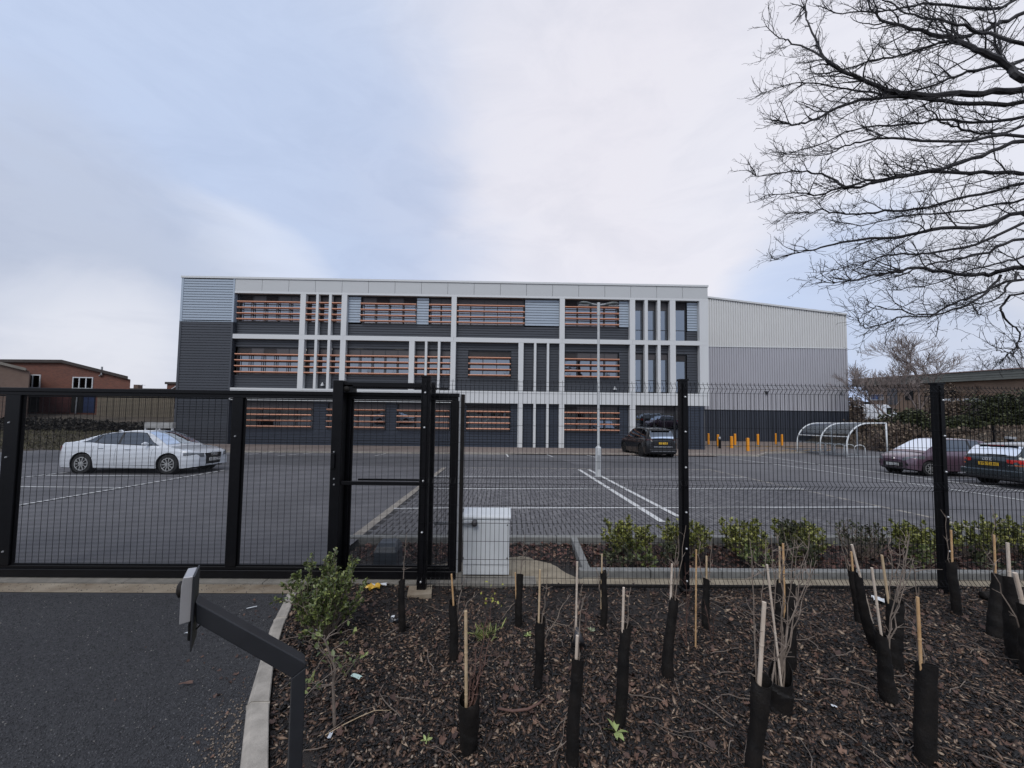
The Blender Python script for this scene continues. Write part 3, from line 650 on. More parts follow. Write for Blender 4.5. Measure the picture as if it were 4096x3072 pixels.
# small fittings on the facade
def cone(mb, c, r0, r1, h, n=10): mb.tube([c, (c[0], c[1], c[2]+h)], [r0, r1], n)
for x, z in ((-14.05, 3.02), (8.45, 3.02)):
    q = MB(); q.tube([(x, FY+.18, z), (x, FY+.18, z+.26)], [.17, .03], 10); q.build('wall_light', M_galv, ob)
# side wing, set back
VY = 39.4
def wpx(u, v): p = at(u, v, VY); return p.x, p.z
wx0 = 15.61; wx1 = wpx(3388, 1600)[0]
ztl = wpx(2837, 1193)[1]; ztr = wpx(3383, 1260)[1]; xtl = wpx(2837, 1193)[0]
sl_ = (ztr-ztl)/(wx1-xtl)
def rtop(x): return ztl+(x-xtl)*sl_
zm = wpx(3100, 1390)[1]; zl = wpx(3100, 1639)[1]
def ribs(name, x0, x1, zb, zt, m, pitch=.25, d=.075):
    rows0 = []; rows1 = []; x = x0; 
    while x < x1:
        for dx, dy in ((0, d), (.62, d), (.72, 0), (.90, 0), (1.0, d)):
            xx = min(x1, x+dx*pitch); rows0.append((xx, VY-dy, zb)); rows1.append((xx, VY-dy, zt(xx) if callable(zt) else zt))
        x += pitch
    return MB().grid([rows0, rows1]).build(name, m, ob)
ribs('ribbed_wall_sheet', wx0, wx1, zm+.04, lambda x: rtop(x)-.02, M_ribw); ribs('ribbed_wall_sheet', wx0, wx1, zl, zm-.04, M_ribg); ribs('ribbed_wall_sheet', wx0, wx1, -1.80, zl-.02, M_ribd)
unit('wall_flashing', M_frame, ob, (wx0, VY-.11, zm-.04), (wx1+.06, VY, zm+.04)); unit('wall_flashing', M_ribg, ob, (wx0, VY-.10, zl-.05), (wx1, VY, zl))
MB().beam((wx0, VY-.04, rtop(wx0)+.06), (wx1+.12, VY-.04, rtop(wx1+.12)+.06), .3, .17).build('roof_verge', M_frame, ob)
unit('corner_trim', M_ribw, ob, (wx1, VY-.06, zm), (wx1+.14, VY+.3, rtop(wx1)-.01)); unit('corner_trim', M_ribg, ob, (wx1, VY-.06, zl), (wx1+.14, VY+.3, zm-.04)); unit('corner_trim', M_ribd, ob, (wx1, VY-.06, -1.8), (wx1+.14, VY+.3, zl))
MB().extr([(wx0, VY+.02, -1.8), (wx1, VY+.02, -1.8), (wx1, VY+.02, rtop(wx1)-.02), (wx0, VY+.02, rtop(wx0)-.02)], (0, 22, 0)).build('wing_volume', M_ribg, ob)
for u, v in ((3063, 1568), (3363, 1568)):
    x, z = wpx(u, v); q = MB(); q.cbox((x, VY-.12, z), (.28, .2, .16)); q.cbox((x, VY-.18, z-.12), (.16, .16, .12)); q.build('wall_light', M_galv if u > 3200 else M_wframe, ob)
# caged aerial on the left flank
q = MB()
for x in (-25.75, -25.45): q.tube([(x, 31.0, 3.4), (x, 31.0, 4.9)], .02, 5)
for z in (3.45, 3.8, 4.15, 4.5, 4.85): q.tube([(-25.75, 31.0, z), (-24.95, 31.0, z)], .015, 5)
q.box((-25.35, 30.8, 4.2), (-24.97, 31.1, 4.95)); q.build('wall_aerial', M_galv, ob)
#PART2
# ------------------------------------------------------------------ wire fence in front
def zt_(u, v, Y): return at(u, v, Y).z
FENY = 4.43
TOPZ = 2.165
HZ = [.02, .07, .12, .32, .52, .72, .92, 1.12, 1.17, 1.22, 1.42, 1.62, 1.82, 2.02, 2.22, 2.27, 2.32]
FOLD = {.07, 1.17, 2.27}
fence = thing('mesh_fence', (2.07, FENY, -.23), 'black folded wire mesh fence between the bark bed and the car park', 'fence')
def fence_post(x, y, zb, ztp, parent, w=.085, d=.085, bolts=True, base=False):
    q = MB().box((x-w/2, y, zb), (x+w/2, y+d, ztp)); p = q.build('fence_post', M_black, parent, bevel=.004, seg=1)
    q = MB().box((x-w/2-.006, y-.008, ztp), (x+w/2+.006, y+d+.006, ztp+.022)); q.build('post_cap', M_black, p)
    q = MB().box((x-.022, y-.014, zb+.25), (x+.022, y-.002, ztp-.02)); q.build('clamp_bar', M_black, p)
    if bolts:
        for z in bolts:
            q = MB(); q.tube([(x, y-.014, z), (x, y-.030, z)], [.015, .010], 8); q.build('bolt', M_bolt, p, smooth=True)
    return p
P1, P2, P3 = -.92, 2.07, 5.10
BZ = [1.78, 1.30, .80, .42, 0.02]
posts = [P1, P2, P3, 8.13, 11.16]
def bpx(lst, Y): return [at(u, v, Y).z for u, v in lst]
bz1 = bpx([(1698, 1571), (1694, 1710), (1690, 1923), (1682, 2128), (1680, 2325)], FENY)
bz2 = bpx([(2737, 1588), (2740, 1727), (2742, 1869), (2743, 2048), (2744, 2193), (2746, 2322)], FENY)
bz3 = bpx([(3773, 1602), (3778, 1741), (3782, 1881), (3790, 2057), (3790, 2190)], FENY+.1)
for x, bz in zip(posts, (bz1, bz2, bz3, bz3, bz3)): fence_post(x, FENY, -.26, TOPZ+.02, fence, bolts=bz, w=.10 if x == P1 else .085)
kp = MB(); kp.cbox((P1-.01, FENY+.0, -.225), (.26, .22, .05), Matrix.Rotation(.15, 3, 'Z')); kp.build('concrete_foot', M_stained, fence)
def mesh_panel(x0, x1, parent, y=FENY-.012):
    q = MB(); n = int(round((x1-x0)/.05))
    prof = [(TOPZ+.002, 0), (TOPZ-.022, 0)]
    for h in HZ: prof.append((TOPZ-h, -.042 if h in FOLD else 0))
    prof.append((TOPZ-2.345, 0)); prof = sorted(set(prof), key=lambda a: -a[0])
    keep = [prof[0]]
    for i in range(1, len(prof)-1):
        if not (prof[i][1] == prof[i-1][1] == prof[i+1][1]): keep.append(prof[i])
    keep.append(prof[-1])
    for i in range(n+1):
        x = x0+(x1-x0)*i/n; q.tube([(x, y+dy, z) for z, dy in keep],   .0028, 4, cap=False)
    for h in HZ:
        dy = -.042 if h in FOLD else 0
        q.tube([(x0, y+dy-.005, TOPZ-h), (x1, y+dy-.005, TOPZ-h)], .0026, 4, cap=False)
    return q.build('mesh_panel', M_wire, parent)
mesh_panel(P1-.04, P2-.012, fence); mesh_panel(P2+.012, P3-.012, fence); mesh_panel(P3+.012, 8.12, fence); mesh_panel(8.14, 11.15, fence)

# ------------------------------------------------------------------ sliding gate and its portal
LY = 4.74
gate = thing('sliding_gate', (-3.2, LY, -.2), 'black cantilever sliding gate with dense mesh infill, closed across the drive', 'gate')
zT0 = zt_(900, 1561, LY); zT1 = zt_(900, 1591, LY); zB1 = zt_(900, 2268, LY); zBm = zt_(900, 2280, LY); zB0 = zt_(900, 2311, LY)
xR = at(1830, 1900, LY).x; xL = -8.6
q = MB(); q.box((xL, LY, zT1+.045), (xR, LY+.08, zT0)); q.box((xL+.01, LY+.012, zT1), (xR-.01, LY+.07, zT1+.045)); q.build('top_rail', M_black, gate, bevel=.004, seg=1)
q = MB(); q.box((xL, LY-.01, zB0), (xR, LY+.09, zBm)); q.box((xL, LY+.012, zBm), (xR, LY+.07, zB1)); q.build('bottom_rail', M_black, gate, bevel=.004, seg=1)
def xs_at(u0, u1, v, Y=LY): return at(u0, v, Y).x, at(u1, v, Y).x
st = [xs_at(12, 72, 1700), xs_at(924, 966, 1700), xs_at(1372, 1402, 1700), xs_at(1800, 1830, 1700)]
st = [(a, b) for a, b in st]; st[3] = (xR-.085, xR)
for a, b in st+[(xL, xL+.09)]: MB().box((a, LY+.004, zB1), (b, LY+.074, zT1)).build('gate_stile', M_black, gate, bevel=.004, seg=1)
for a, b in ((xL+.09, st[0][0]), (st[0][1], st[1][0]), (st[1][1], st[2][0]), (st[2][1], st[3][0])):
    q = MB(); t = .018
    for z0, z1 in ((zB1+.002, zB1+t), (zT1-t, zT1-.002)): q.box((a, LY+.03, z0), (b, LY+.055, z1))
    for x0, x1 in ((a+.001, a+t), (b-t, b-.001)): q.box((x0, LY+.03, zB1+t), (x1, LY+.055, zT1-t))
    n = int((zT1-zB1)/.0156)
    for i in range(1, n):
        z = zB1+(zT1-zB1)*i/n; q.tube([(a, LY+.036, z), (b, LY+.036, z)], .0026, 4, cap=False)
    m_ = max(2, int(round((b-a)/.0762)))
    for i in range(1, m_):
        x = a+(b-a)*i/m_; q.tube([(x, LY+.040, zB1), (x, LY+.040, zT1)], .0022, 4, cap=False)
    q.build('mesh_infill', M_wire, gate)
for u, v in ((35, 1690), (23, 1829), (10, 2207), (919, 1595), (940, 1745)):
    p = at(u, v, LY); q = MB(); q.tube([(p.x, LY+.004, p.z), (p.x, LY-.008, p.z)], [.012, .008], 7); q.build('bolt', M_bolt, gate)
portal = thing('gate_portal', (-2.1, 4.6, -.24), 'black steel guide portal of two box posts that the gate slides through', 'gate post')
def bpost(u0, u1, v, y0, d, ztop, name='portal_post'):
    a = at(u0, v, y0).x; b = at(u1, v, y0).x; return MB().box((a, y0, -.26), (b, y0+d, ztop)).build(name, M_black, portal, bevel=.005, seg=1)
zpt = zt_(1350, 1521, 4.60)
bpost(1331, 1372, 1560, 4.58, .13, zpt); bpost(1381, 1402, 1700, 4.85, .10, zpt-.02)
a = at(1724, 1560, 4.85).x; MB().box((a, 4.85, -.26), (a+.05, 4.93, zpt-.0)).build('portal_post', M_black, portal, bevel=.004, seg=1)
xl = at(1374, 1540, 4.60).x; MB().box((xl, 4.60, zt_(1500, 1547, 4.6)), (P1-.02, 4.68, zt_(1500, 1530, 4.6))).build('top_guide', M_black, portal)
q = MB()
for i in range(60):
    x = xl+.04+i*.02; q.box((x, 4.62, zt_(1500, 1547, 4.6)-.02), (x+.012, 4.66, zt_(1500, 1547, 4.6)))
q.box((xl+.01, 4.61, zt_(1500, 1550, 4.6)-.006), (P1-.02, 4.67, zt_(1500, 1550, 4.6)-.001)); q.build('guide_brush', M_wire, portal)
p = at(1390, 1556, 4.62); MB().box((xl, 4.60, p.z-.04), (xl+.11, 4.73, p.z+.05)).build('roller_bracket', M_black, portal)
q = MB().tube([(xl+.04, 4.59, p.z), (xl+.04, 4.73, p.z)], .035, 10); q.build('guide_roller', M_guard, portal, smooth=True)
z0 = zt_(1500, 1941, 4.60); MB().box((xl-.02, 4.60, z0), (P1-.02, 4.64, zt_(1500, 1927, 4.6))).build('mid_rail', M_black, portal, bevel=.003, seg=1)
z0 = zt_(1500, 1923, 4.88); MB().box((xl+.1, 4.88, z0), (-.95, 4.90, zt_(1500, 1915, 4.88))).build('mid_rail', M_black, portal)
p = at(1332, 1843, 4.58); MB().box((p.x-.02, 4.555, p.z-.09), (p.x+.025, 4.582, p.z+.09)).build('lock_keeper', M_black, portal, bevel=.004, seg=1)
for v in (1807, 1915, 1938): p = at(1336, v, 4.58); MB().tube([(p.x, 4.58, p.z), (p.x, 4.568, p.z)], [.010, .007], 7).build('bolt', M_bolt, portal)
es = thing('edge_strip', (at(1842, 1900, 4.55).x, 4.56, -.1), 'pale and black upright rubber safety strip at the right end of the gate', 'safety strip')
a = at(1832, 1900, 4.56).x; MB().box((a, 4.56, zt_(1840, 2290, 4.56)), (a+.018, 4.60, zt_(1840, 1577, 4.56))).build('pale_strip', M_galv, es)
MB().box((a+.020, 4.545, zt_(1840, 2285, 4.56)), (a+.062, 4.60, zt_(1840, 1577, 4.56))).build('rubber_strip', M_guard, es, bevel=.008)
MB().box((a, 4.55, -.26), (a+.06, 4.62, zt_(1840, 2290, 4.56))).build('strip_foot', M_conc, es)
# motor housing
mx_ = at(1541, 2230, 5.02).x
mt = thing('gate_motor', (mx_, 5.1, -.26), 'black plastic gate motor housing with sloping lid behind the gate', 'gate motor')
q = MB(); w2 = .15; rows = []
for z, w, y0, y1 in ((-.28, .148, 5.0, 5.32), (-.02, .142, 5.01, 5.31), (.045, .125, 5.04, 5.28), (.085, .10, 5.09, 5.24)):
    rows.append([(mx_-w, y0, z), (mx_+w, y0, z), (mx_+w, y1, z), (mx_-w, y1, z), (mx_-w, y0, z)])
q.grid(rows); q.f.append(tuple(len(q.v)-5+i for i in range(4))); q.m.append(0); q.build('motor_cover', mat('motor_plastic', (.055, .066, .082), .35, spec=.6), mt, bevel=.015, seg=3)
MB().box((mx_-.06, 4.985, -.20), (mx_+.06, 5.0, -.16)).build('front_latch', M_galv, mt)
MB().box((mx_-.19, 4.95, -.30), (mx_+.19, 5.36, -.275)).build('base_plate', M_conc, mt)
pp = at(1622, 2255, 5.0); tg = thing('sensor_post', (pp.x, 5.0, -.26), 'tiny black photocell on a short stalk beside the gate motor', 'sensor')
MB().tube([(pp.x, 5.0, -.28), (pp.x, 5.0, pp.z-.03)], .01, 6).build('stalk', M_black, tg); MB().cbox((pp.x, 4.99, pp.z), (.05, .04, .06)).build('photocell', M_black, tg, bevel=.006); MB().cbox((pp.x, 4.967, pp.z+.005), (.03, .004, .03)).build('lens', M_bolt, tg)
# white cabinet
cbx = at(1847, 2200, 4.88).x; cx1 = at(2040, 2200, 4.88).x; czt = zt_(1940, 2076, 4.88)
cab = thing('control_cabinet', ((cbx+cx1)/2, 5.0, -.26), 'white metal control cabinet standing on sandy concrete behind the fence', 'cabinet')
MB().box((cbx+.01, 4.885, -.23), (cx1-.01, 5.20, czt)).build('cabinet_body', M_white, cab, bevel=.006)
MB().box((cbx+.012, 4.872, -.10), (cx1-.012, 4.884, czt-.02)).build('cabinet_door', M_white, cab, bevel=.004)
MB().extr([(cbx-.006, 4.868, czt+.001), (cbx-.006, 4.868, czt+.022), (cbx-.006, 4.89, czt+.042), (cbx-.006, 5.22, czt+.052), (cbx-.006, 5.22, czt+.001)], (cx1-cbx+.012, 0, 0)).build('cabinet_lid', M_white, cab, bevel=.004)
for z in (-.02, czt-.07): MB().tube([(cx1-.035, 4.872, z), (cx1-.035, 4.866, z)], .009, 8).build('screw', M_span, cab)
MB().tube([(cbx+.02, 4.872, -.02), (cbx+.02, 4.866, -.02)], .009, 8).build('screw', M_span, cab)
pa = at(1736, 2093, 4.83); pb_ = at(1898, 2093, 4.83)
q = MB(); q.tube([(pa.x, 4.83, pa.z), (pb_.x-.01, 4.83, pb_.z)], .017, 10); q.build('hinge_arm', M_galv, cab, smooth=True)
q = MB(); q.tube([(pb_.x, 4.80, pb_.z), (pb_.x, 4.87, pb_.z)], .034, 16); q.build('arm_pivot', M_span, cab, smooth=True)
# corrugated ducts
def duct(name, pts, r, label):
    P = [Vector(p) for p in pts]; out = []; rr = []
    for a, b in zip(P, P[1:]):
        n = max(2, int((b-a).length/.008))
        for i in range(n): out.append(a.lerp(b, i/n)); rr.append(r*(1.0 if i % 2 else .84))
    o = MB().tube(out, rr, 8).build(name, M_guard, smooth=True); tag(o, label, 'pipe'); return o
s0 = at(2137, 2368, 4.40)
duct('corrugated_duct', [(s0.x, 4.38, -.225), (s0.x+.02, 4.44, -.19), (s0.x+.10, 4.475, -.165), (2.0, 4.475, -.165), (2.03, 4.38, -.17), (2.14, 4.38, -.17), (2.2, 4.475, -.165), (5.0, 4.475, -.165)], .020, 'thin black corrugated duct running along the foot of the fence')
duct('corrugated_duct', [(5.32, 4.30, -.165), (8.2, 4.34, -.165)], .045, 'thicker black corrugated pipe lying by the right-hand fence post')

# ------------------------------------------------------------------ intercom post
IY = 2.0
IX = at(1190, 2900, IY).x
idir = Vector((-.86, -.51, 0)).normalized(); iper = Vector((-idir.y, idir.x, 0))
ic = thing('intercom_post', (IX, IY, -.1), 'cranked dark grey steel post carrying a drive-up intercom panel', 'intercom post')
M_post = mat('dark_grey_powder_coat', (.022, .023, .026), .45, bump=.05, bs=200, var=.12, vs=8)
def ip(u, v):      # photo point brought onto the upright plane of the cranked post
    d = ray(u, v); t = (IX*iper.x+IY*iper.y)/(d.x*iper.x+d.y*iper.y); return Vector((d.x*t, d.y*t, CAMZ+d.z*t))
hw_ = iper*.04
def iex(name, pts, w, m, **kw): return MB().extr([p-iper*w for p in pts], iper*(2*w)).build(name, m, ic, **kw)
s_in = ip(1166, 2694); s_out = ip(1222, 2650); dn = Vector((0, 0, 1))
iex('post', [Vector((s_in.x, s_in.y, -.14)), Vector((s_out.x, s_out.y, -.14)), s_out, s_in], .04, M_post, bevel=.005, seg=2)
iex('arm', [s_in, s_out, ip(1222, 2636), ip(1212, 2628), ip(788, 2392), ip(788, 2474)], .04, M_post, bevel=.005, seg=2)
iex('back_plate', [ip(784, 2283), ip(770, 2573), ip(776, 2573), ip(790, 2283)], .07, M_post)
iex('steel_hood', [ip(783, 2286), ip(743, 2291), ip(734, 2328), ip(726, 2476), ip(772, 2463)], .055, mat('brushed_steel', (.46, .45, .45), .34, metal=.55, var=.06, vs=4), bevel=.003, seg=1)
l0 = ip(736, 2355); q = MB(); q.tube([l0-idir*.01, l0+idir*.016, l0+idir*.024], [.034, .034, .02], 14); q.build('camera_dome', M_guard, ic, smooth=True)
iex('card_reader', [ip(769, 2476), ip(757, 2482), ip(753, 2550), ip(768, 2552)], .03, M_guard, bevel=.004)
k1 = ip(786, 2480); q = MB(); q.tube([k1, k1-idir*.02+Vector((0, 0, -.02)), k1-dn*.04], .004, 6); q.build('cable', M_guard, ic)

# ------------------------------------------------------------------ bark mulch, leaves, pebbles
def rotm(n, tilt):
    yaw = RNG.uniform(0, 2*PI, n); a = RNG.normal(0, tilt, n); b = RNG.normal(0, tilt, n)
    cy, sy, ca, sa, cb, sb = np.cos(yaw), np.sin(yaw), np.cos(a), np.sin(a), np.cos(b), np.sin(b)
    Rz = np.zeros((n, 3, 3)); Rz[:, 0, 0] = cy; Rz[:, 0, 1] = -sy; Rz[:, 1, 0] = sy; Rz[:, 1, 1] = cy; Rz[:, 2, 2] = 1
    Rx = np.zeros((n, 3, 3)); Rx[:, 0, 0] = 1; Rx[:, 1, 1] = ca; Rx[:, 1, 2] = -sa; Rx[:, 2, 1] = sa; Rx[:, 2, 2] = ca
    Ry = np.zeros((n, 3, 3)); Ry[:, 1, 1] = 1; Ry[:, 0, 0] = cb; Ry[:, 0, 2] = sb; Ry[:, 2, 0] = -sb; Ry[:, 2, 2] = cb
    return Rz @ Rx @ Ry
def scatter(name, tv, tf, P, S, tilt, m, jit=0.0, smooth=False, parent=None, Rm=None):
    n = len(P); T = np.array(tv)[None]*S[:, None, :]
    if jit: T = T*(1+RNG.normal(0, jit, T.shape))
    Rm = rotm(n, tilt) if Rm is None else Rm
    V = np.einsum('nij,nkj->nki', Rm, T)+P[:, None, :]
    Fc = (np.array(tf)[None]+(np.arange(n)*len(tv))[:, None, None]).reshape(-1, len(tf[0]))
    return npmesh(name, V.reshape(-1, 3), Fc, m, parent, smooth)
def bz_np(x, y):
    return -SL*np.maximum(y, 0)+.022*np.sin(2.1*x+1.3*y)*np.sin(1.7*y-.6*x)+.016*np.sin(5.3*x+2.0)*np.sin(4.7*y+.7)+.008*np.sin(13*x)*np.cos(11*y)
def bedpts(n, y0=1.6, y1=4.62, x1=8.0, pw=1.0):
    y = y0+(y1-y0)*RNG.uniform(0, 1, n)**pw; xr = np.minimum(x1, y*1.42+1.5); kxx = np.array([kx(v) if v < 4.4 else -2.2 for v in y])+.02
    x = kxx+(xr-kxx)*RNG.uniform(0, 1, n); return x, y
chip_v = [(1, .1, 0), (-.9, -.15, .0), (.15, 1, .1), (-.1, -1, -.05), (.1, .05, 1), (0, 0, -1), (.75, -.55, .35), (-.7, .5, .3)]
chip_f = [(0,2,4),(2,7,4),(7,1,4),(1,3,4),(3,6,4),(6,0,4),(0,5,2),(2,5,7),(7,5,1),(1,5,3),(3,5,6),(6,5,0)]
n = 112000
x, y = bedpts(n, pw=.95, x1=9.5)
keep = RNG.uniform(0, 1, n) < np.where((y > 3.75) & (x > -1.6) & (x < 2.3), .35, 1.0); x = x[keep]; y = y[keep]; n = len(x)
S = np.stack([RNG.uniform(.011, .031, n), RNG.uniform(.0045, .0105, n), RNG.uniform(.0015, .0045, n)], 1)*(1+.75*(RNG.uniform(0, 1, (n, 1)) > .86))
z = bz_np(x, y)+RNG.uniform(-.004, .014, n)
mulch = scatter('bark_mulch', chip_v, chip_f, np.stack([x, y, z], 1), S, .35, M_chip, jit=.12); tag(mulch, kind='stuff')
tag(mulch, 'dark bark chippings covering the whole planting bed', 'bark mulch')
n = 2000; x, y = bedpts(n, y1=3.9, x1=2.5); w = np.exp(-((x+.6)/1.0)**2); kp_ = RNG.uniform(0, 1, n) < w; x = x[kp_]; y = y[kp_]; n = len(x)
S = np.stack([RNG.uniform(.006, .015, n)]*3, 1)*np.array([1, .75, .55])
oct_v = [(1,0,0),(-1,0,0),(0,1,0),(0,-1,0),(0,0,1),(0,0,-1),(.6,.6,.55),(-.6,.6,.5),(.6,-.6,.5),(-.6,-.6,.55)]
oct_f = [(0,6,4),(6,2,4),(2,7,4),(7,1,4),(1,9,4),(9,3,4),(3,8,4),(8,0,4),(0,5,2),(2,5,1),(1,5,3),(3,5,0),(0,2,6),(2,1,7),(1,3,9),(3,0,8)]
o = scatter('pebbles', oct_v, oct_f, np.stack([x, y, bz_np(x, y)+.012], 1), S, .4, M_peb, jit=.08, smooth=True); tag(o, 'small tan pebbles scattered through the bark near the kerb', 'pebbles', kind='stuff')
# lobed brown leaves
lobe = []
for i in range(11):
    a = -PI*.85+i*(1.7*PI/10); r = (.55, .50, .85, .62, .95, .70, 1.05, .66, .80, .55, .60)[i]; lobe.append((r*math.sin(a)*.8, r*math.cos(a), (.25, .05, .30, -.04, .20, .02, .34, .0, .28, .05, .12)[i]))
lv = [(0, -.25, 0)]+lobe; lf = [(0, i+1, i) for i in range(1, 11)]
def leaflitter(name, n, xy, size, label, zf, m=M_leafd):
    x, y = xy; n = len(x); s = RNG.uniform(*size, n); S = np.stack([s, s, s*RNG.uniform(.3, 1.6, n)], 1)
    o = scatter(name, lv, lf, np.stack([x, y, zf(x, y)], 1), S, .45, m, jit=.22); tag(o, label, 'leaves', kind='stuff'); return o
leaflitter('fallen_leaves', 0, bedpts(900), (.014, .040), 'curled brown fallen leaves lying on the bark', lambda x, y: bz_np(x, y)+.020)
n = 5200; y = RNG.uniform(5.1, 6.46, n); x = RNG.uniform(-2.2, 9.5, n); kk = ~((x < 1.0) & (y < 5.7)); x = x[kk]; y = y[kk]
leaflitter('leaf_litter', 0, (x, y), (.02, .045), 'reddish brown leaves covering the shrub bed behind the fence', lambda x, y: -SL*y-.085+.03*np.sin(3*x+y*2)*np.sin(2*y)+RNG.uniform(0, .03, len(x)),
           mat('red_leaf', (.1, .04, .03), .6, island=('l', [(0, (.030, .014, .012)), (.5, (.075, .032, .024)), (.85, (.15, .065, .045)), (1, (.24, .15, .10))])))
n = 16000; y = RNG.uniform(4.66, 6.5, n); x = RNG.uniform(-2.3, 9.8, n); kk = ~((x < 1.0) & (x > -.75) & (y < 5.45) & (y > 4.7)); x = x[kk]; y = y[kk]; n = len(x)
S = np.stack([RNG.uniform(.010, .028, n), RNG.uniform(.004, .010, n), RNG.uniform(.002, .005, n)], 1)
o = scatter('bark_mulch', chip_v, chip_f, np.stack([x, y, -SL*y-.08+.03*np.sin(3*x+y*2)*np.sin(2*y)+RNG.uniform(-.01, .02, n)], 1), S, .35, M_chip, jit=.1); tag(o, 'bark chips round the cabinet and shrubs behind the fence', 'bark mulch', kind='stuff')
# coarse grit lying on the drive
n = 60000; y = RNG.uniform(1.8, 4.35, n); x = np.array([kxin(v) for v in y]); x = x-RNG.uniform(0, 1, n)**1.0*(x+y*1.5+.3)
S = np.stack([RNG.uniform(.002, .0065, n)]*3, 1)*np.array([1, .8, .7])
M_grit = mat('drive_grit', (.05, .05, .05), .8, island=('l', [(0, (.018, .018, .020)), (.8, (.060, .060, .066)), (.985, (.11, .11, .115)), (1, (.30, .28, .25))]))
o = scatter('loose_grit', oct_v, oct_f, np.stack([x, y, -SL*y-.003], 1), S, .6, M_grit, jit=.1); tag(o, 'dark loose chippings of the tarmac drive', 'grit', kind='stuff')
n = 420; v = RNG.uniform(0, 1, n); y = 2.35+RNG.normal(0, .22, n); x = np.array([kxin(t) for t in y])-np.abs(RNG.normal(0, .11, n))-.02
o = scatter('kerbside_gravel', oct_v, oct_f, np.stack([x, y, -SL*y], 1), np.stack([RNG.uniform(.003, .009, n)]*3, 1)*np.array([1, .8, .6]), .5, M_peb); tag(o, 'pale gravel washed against the curved kerb', 'gravel', kind='stuff')

n = 70; y = RNG.uniform(1.9, 4.3, n); x = np.array([kxin(v) for v in y])-np.abs(RNG.normal(0, .35, n))-.03
leaflitter('blown_leaves', 0, (x, y), (.008, .022), 'small dead leaves blown against the kerb on the drive', lambda x, y: -SL*y+.004)
n = 500; y = RNG.uniform(4.40, 4.63, n); x = RNG.uniform(-9, -2.3, n)**1.0
o = scatter('threshold_grit', oct_v, oct_f, np.stack([x, y, -SL*y+.003], 1), np.stack([RNG.uniform(.002, .007, n)]*3, 1)*np.array([1, .8, .6]), .5, M_grit); tag(o, 'grit scattered on the stained concrete threshold under the gate', 'grit', kind='stuff')

# ------------------------------------------------------------------ leaves and twigs
def leafcloud(name, P, Dr, size, width, m, parent, fold=.25):
    n = len(P); Dr = Dr/np.linalg.norm(Dr, axis=1, keepdims=True)
    up = RNG.normal(0, 1, (n, 3))+np.array([0, 0, 1.2]); s = np.cross(Dr, up); s /= np.linalg.norm(s, axis=1, keepdims=True)+1e-9; u = np.cross(s, Dr)
    L = RNG.uniform(size[0], size[1], n)[:, None]; W = L*width
    b = P; t = P+Dr*L-u*L*.12; m1 = P+Dr*L*.42; l = m1-s*W+u*W*fold; r = m1+s*W+u*W*fold; m2 = P+Dr*L*.75; l2 = m2-s*W*.6+u*W*fold*.5-u*L*.04; r2 = m2+s*W*.6+u*W*fold*.5-u*L*.04; mm_ = m2-u*L*.05
    V = np.stack([b, l, m1, r, l2, mm_, r2, t], 1)
    f = np.array([(0,2,1,1),(0,3,2,2),(1,2,5,4),(2,3,6,5),(4,5,7,7),(5,6,7,7)])
    tri = np.array([(0,2,1),(0,3,2),(1,2,5),(1,5,4),(2,3,6),(2,6,5),(4,5,7),(5,6,7)])
    Fc = (tri[None]+(np.arange(n)*8)[:, None, None]).reshape(-1, 3)
    return npmesh(name, V.reshape(-1, 3), Fc, m, parent)
def wob(p, d, L, n=5, amp=.12, lift=0.0, rng=random):
    pts = [Vector(p)]; d = Vector(d).normalized(); s = L/n
    for i in range(n):
        d = (d+Vector((rng.gauss(0, amp), rng.gauss(0, amp), rng.gauss(0, amp)+lift))).normalized(); pts.append(pts[-1]+d*s)
    return pts
def shrub(name, base, w, h, nstem, nleaf, lsize, m, label, cat='shrub', group=None, lw=.28, low=.25, stemm=None, dy=None):
    base = Vector(base); t = thing(name, base, label, cat, group); q = MB(); P = []; Dd = []
    ends = []
    for i in range(nstem):
        a = random.uniform(0, 2*PI); rr = math.sqrt(random.random()); tgt = Vector((math.cos(a)*w/2*rr, math.sin(a)*(dy or w)/2*rr, h*random.uniform(.50, .92)*(1-.22*rr*rr)))
        st_ = Vector((random.gauss(0, .03), random.gauss(0, .03), -.03)); pts = []
        for k_ in range(7):
            f = k_/6; pp = st_.lerp(tgt, f); pp += Vector((math.cos(a), math.sin(a), 0))*w*.10*math.sin(f*PI)+Vector((random.gauss(0, .008), random.gauss(0, .008), 0)); pts.append(base+pp)
        q.tube(pts, [.006*(1-f/8) for f in range(7)], 4, cap=False); ends.append(pts)
        for _ in range(3):
            k_ = random.randint(2, 5); tw = wob(pts[k_], (pts[k_+1]-pts[k_]).normalized()+Vector((random.gauss(0, .5), random.gauss(0, .5), .2)), h*.28, 3, .2); q.tube(tw, .0025, 3, cap=False); ends.append(tw)
    q.build('stems', stemm or M_twig, t)
    for _ in range(nleaf):
        pts = random.choice(ends); f = low+(1-low)*random.random()**.7; k_ = f*(len(pts)-1); i = min(int(k_), len(pts)-2); p = pts[i].lerp(pts[i+1], k_-i); ax = (pts[i+1]-pts[i]).normalized()
        d = ax*.7+Vector((random.gauss(0, .6), random.gauss(0, .6), random.gauss(.15, .45))); P.append(p+Vector((random.gauss(0, .006),)*3)); Dd.append(d)
    leafcloud('foliage', np.array(P), np.array(Dd), lsize, lw, m, t); return t
g0 = G(1300, 2545); shrub('green_shrub', (g0.x, g0.y, bedz(g0.x, g0.y)), .56, .72, 44, 4200, (.024, .044), M_leafg, 'leafy green shrub at the corner of the bark bed by the kerb end', low=.34)
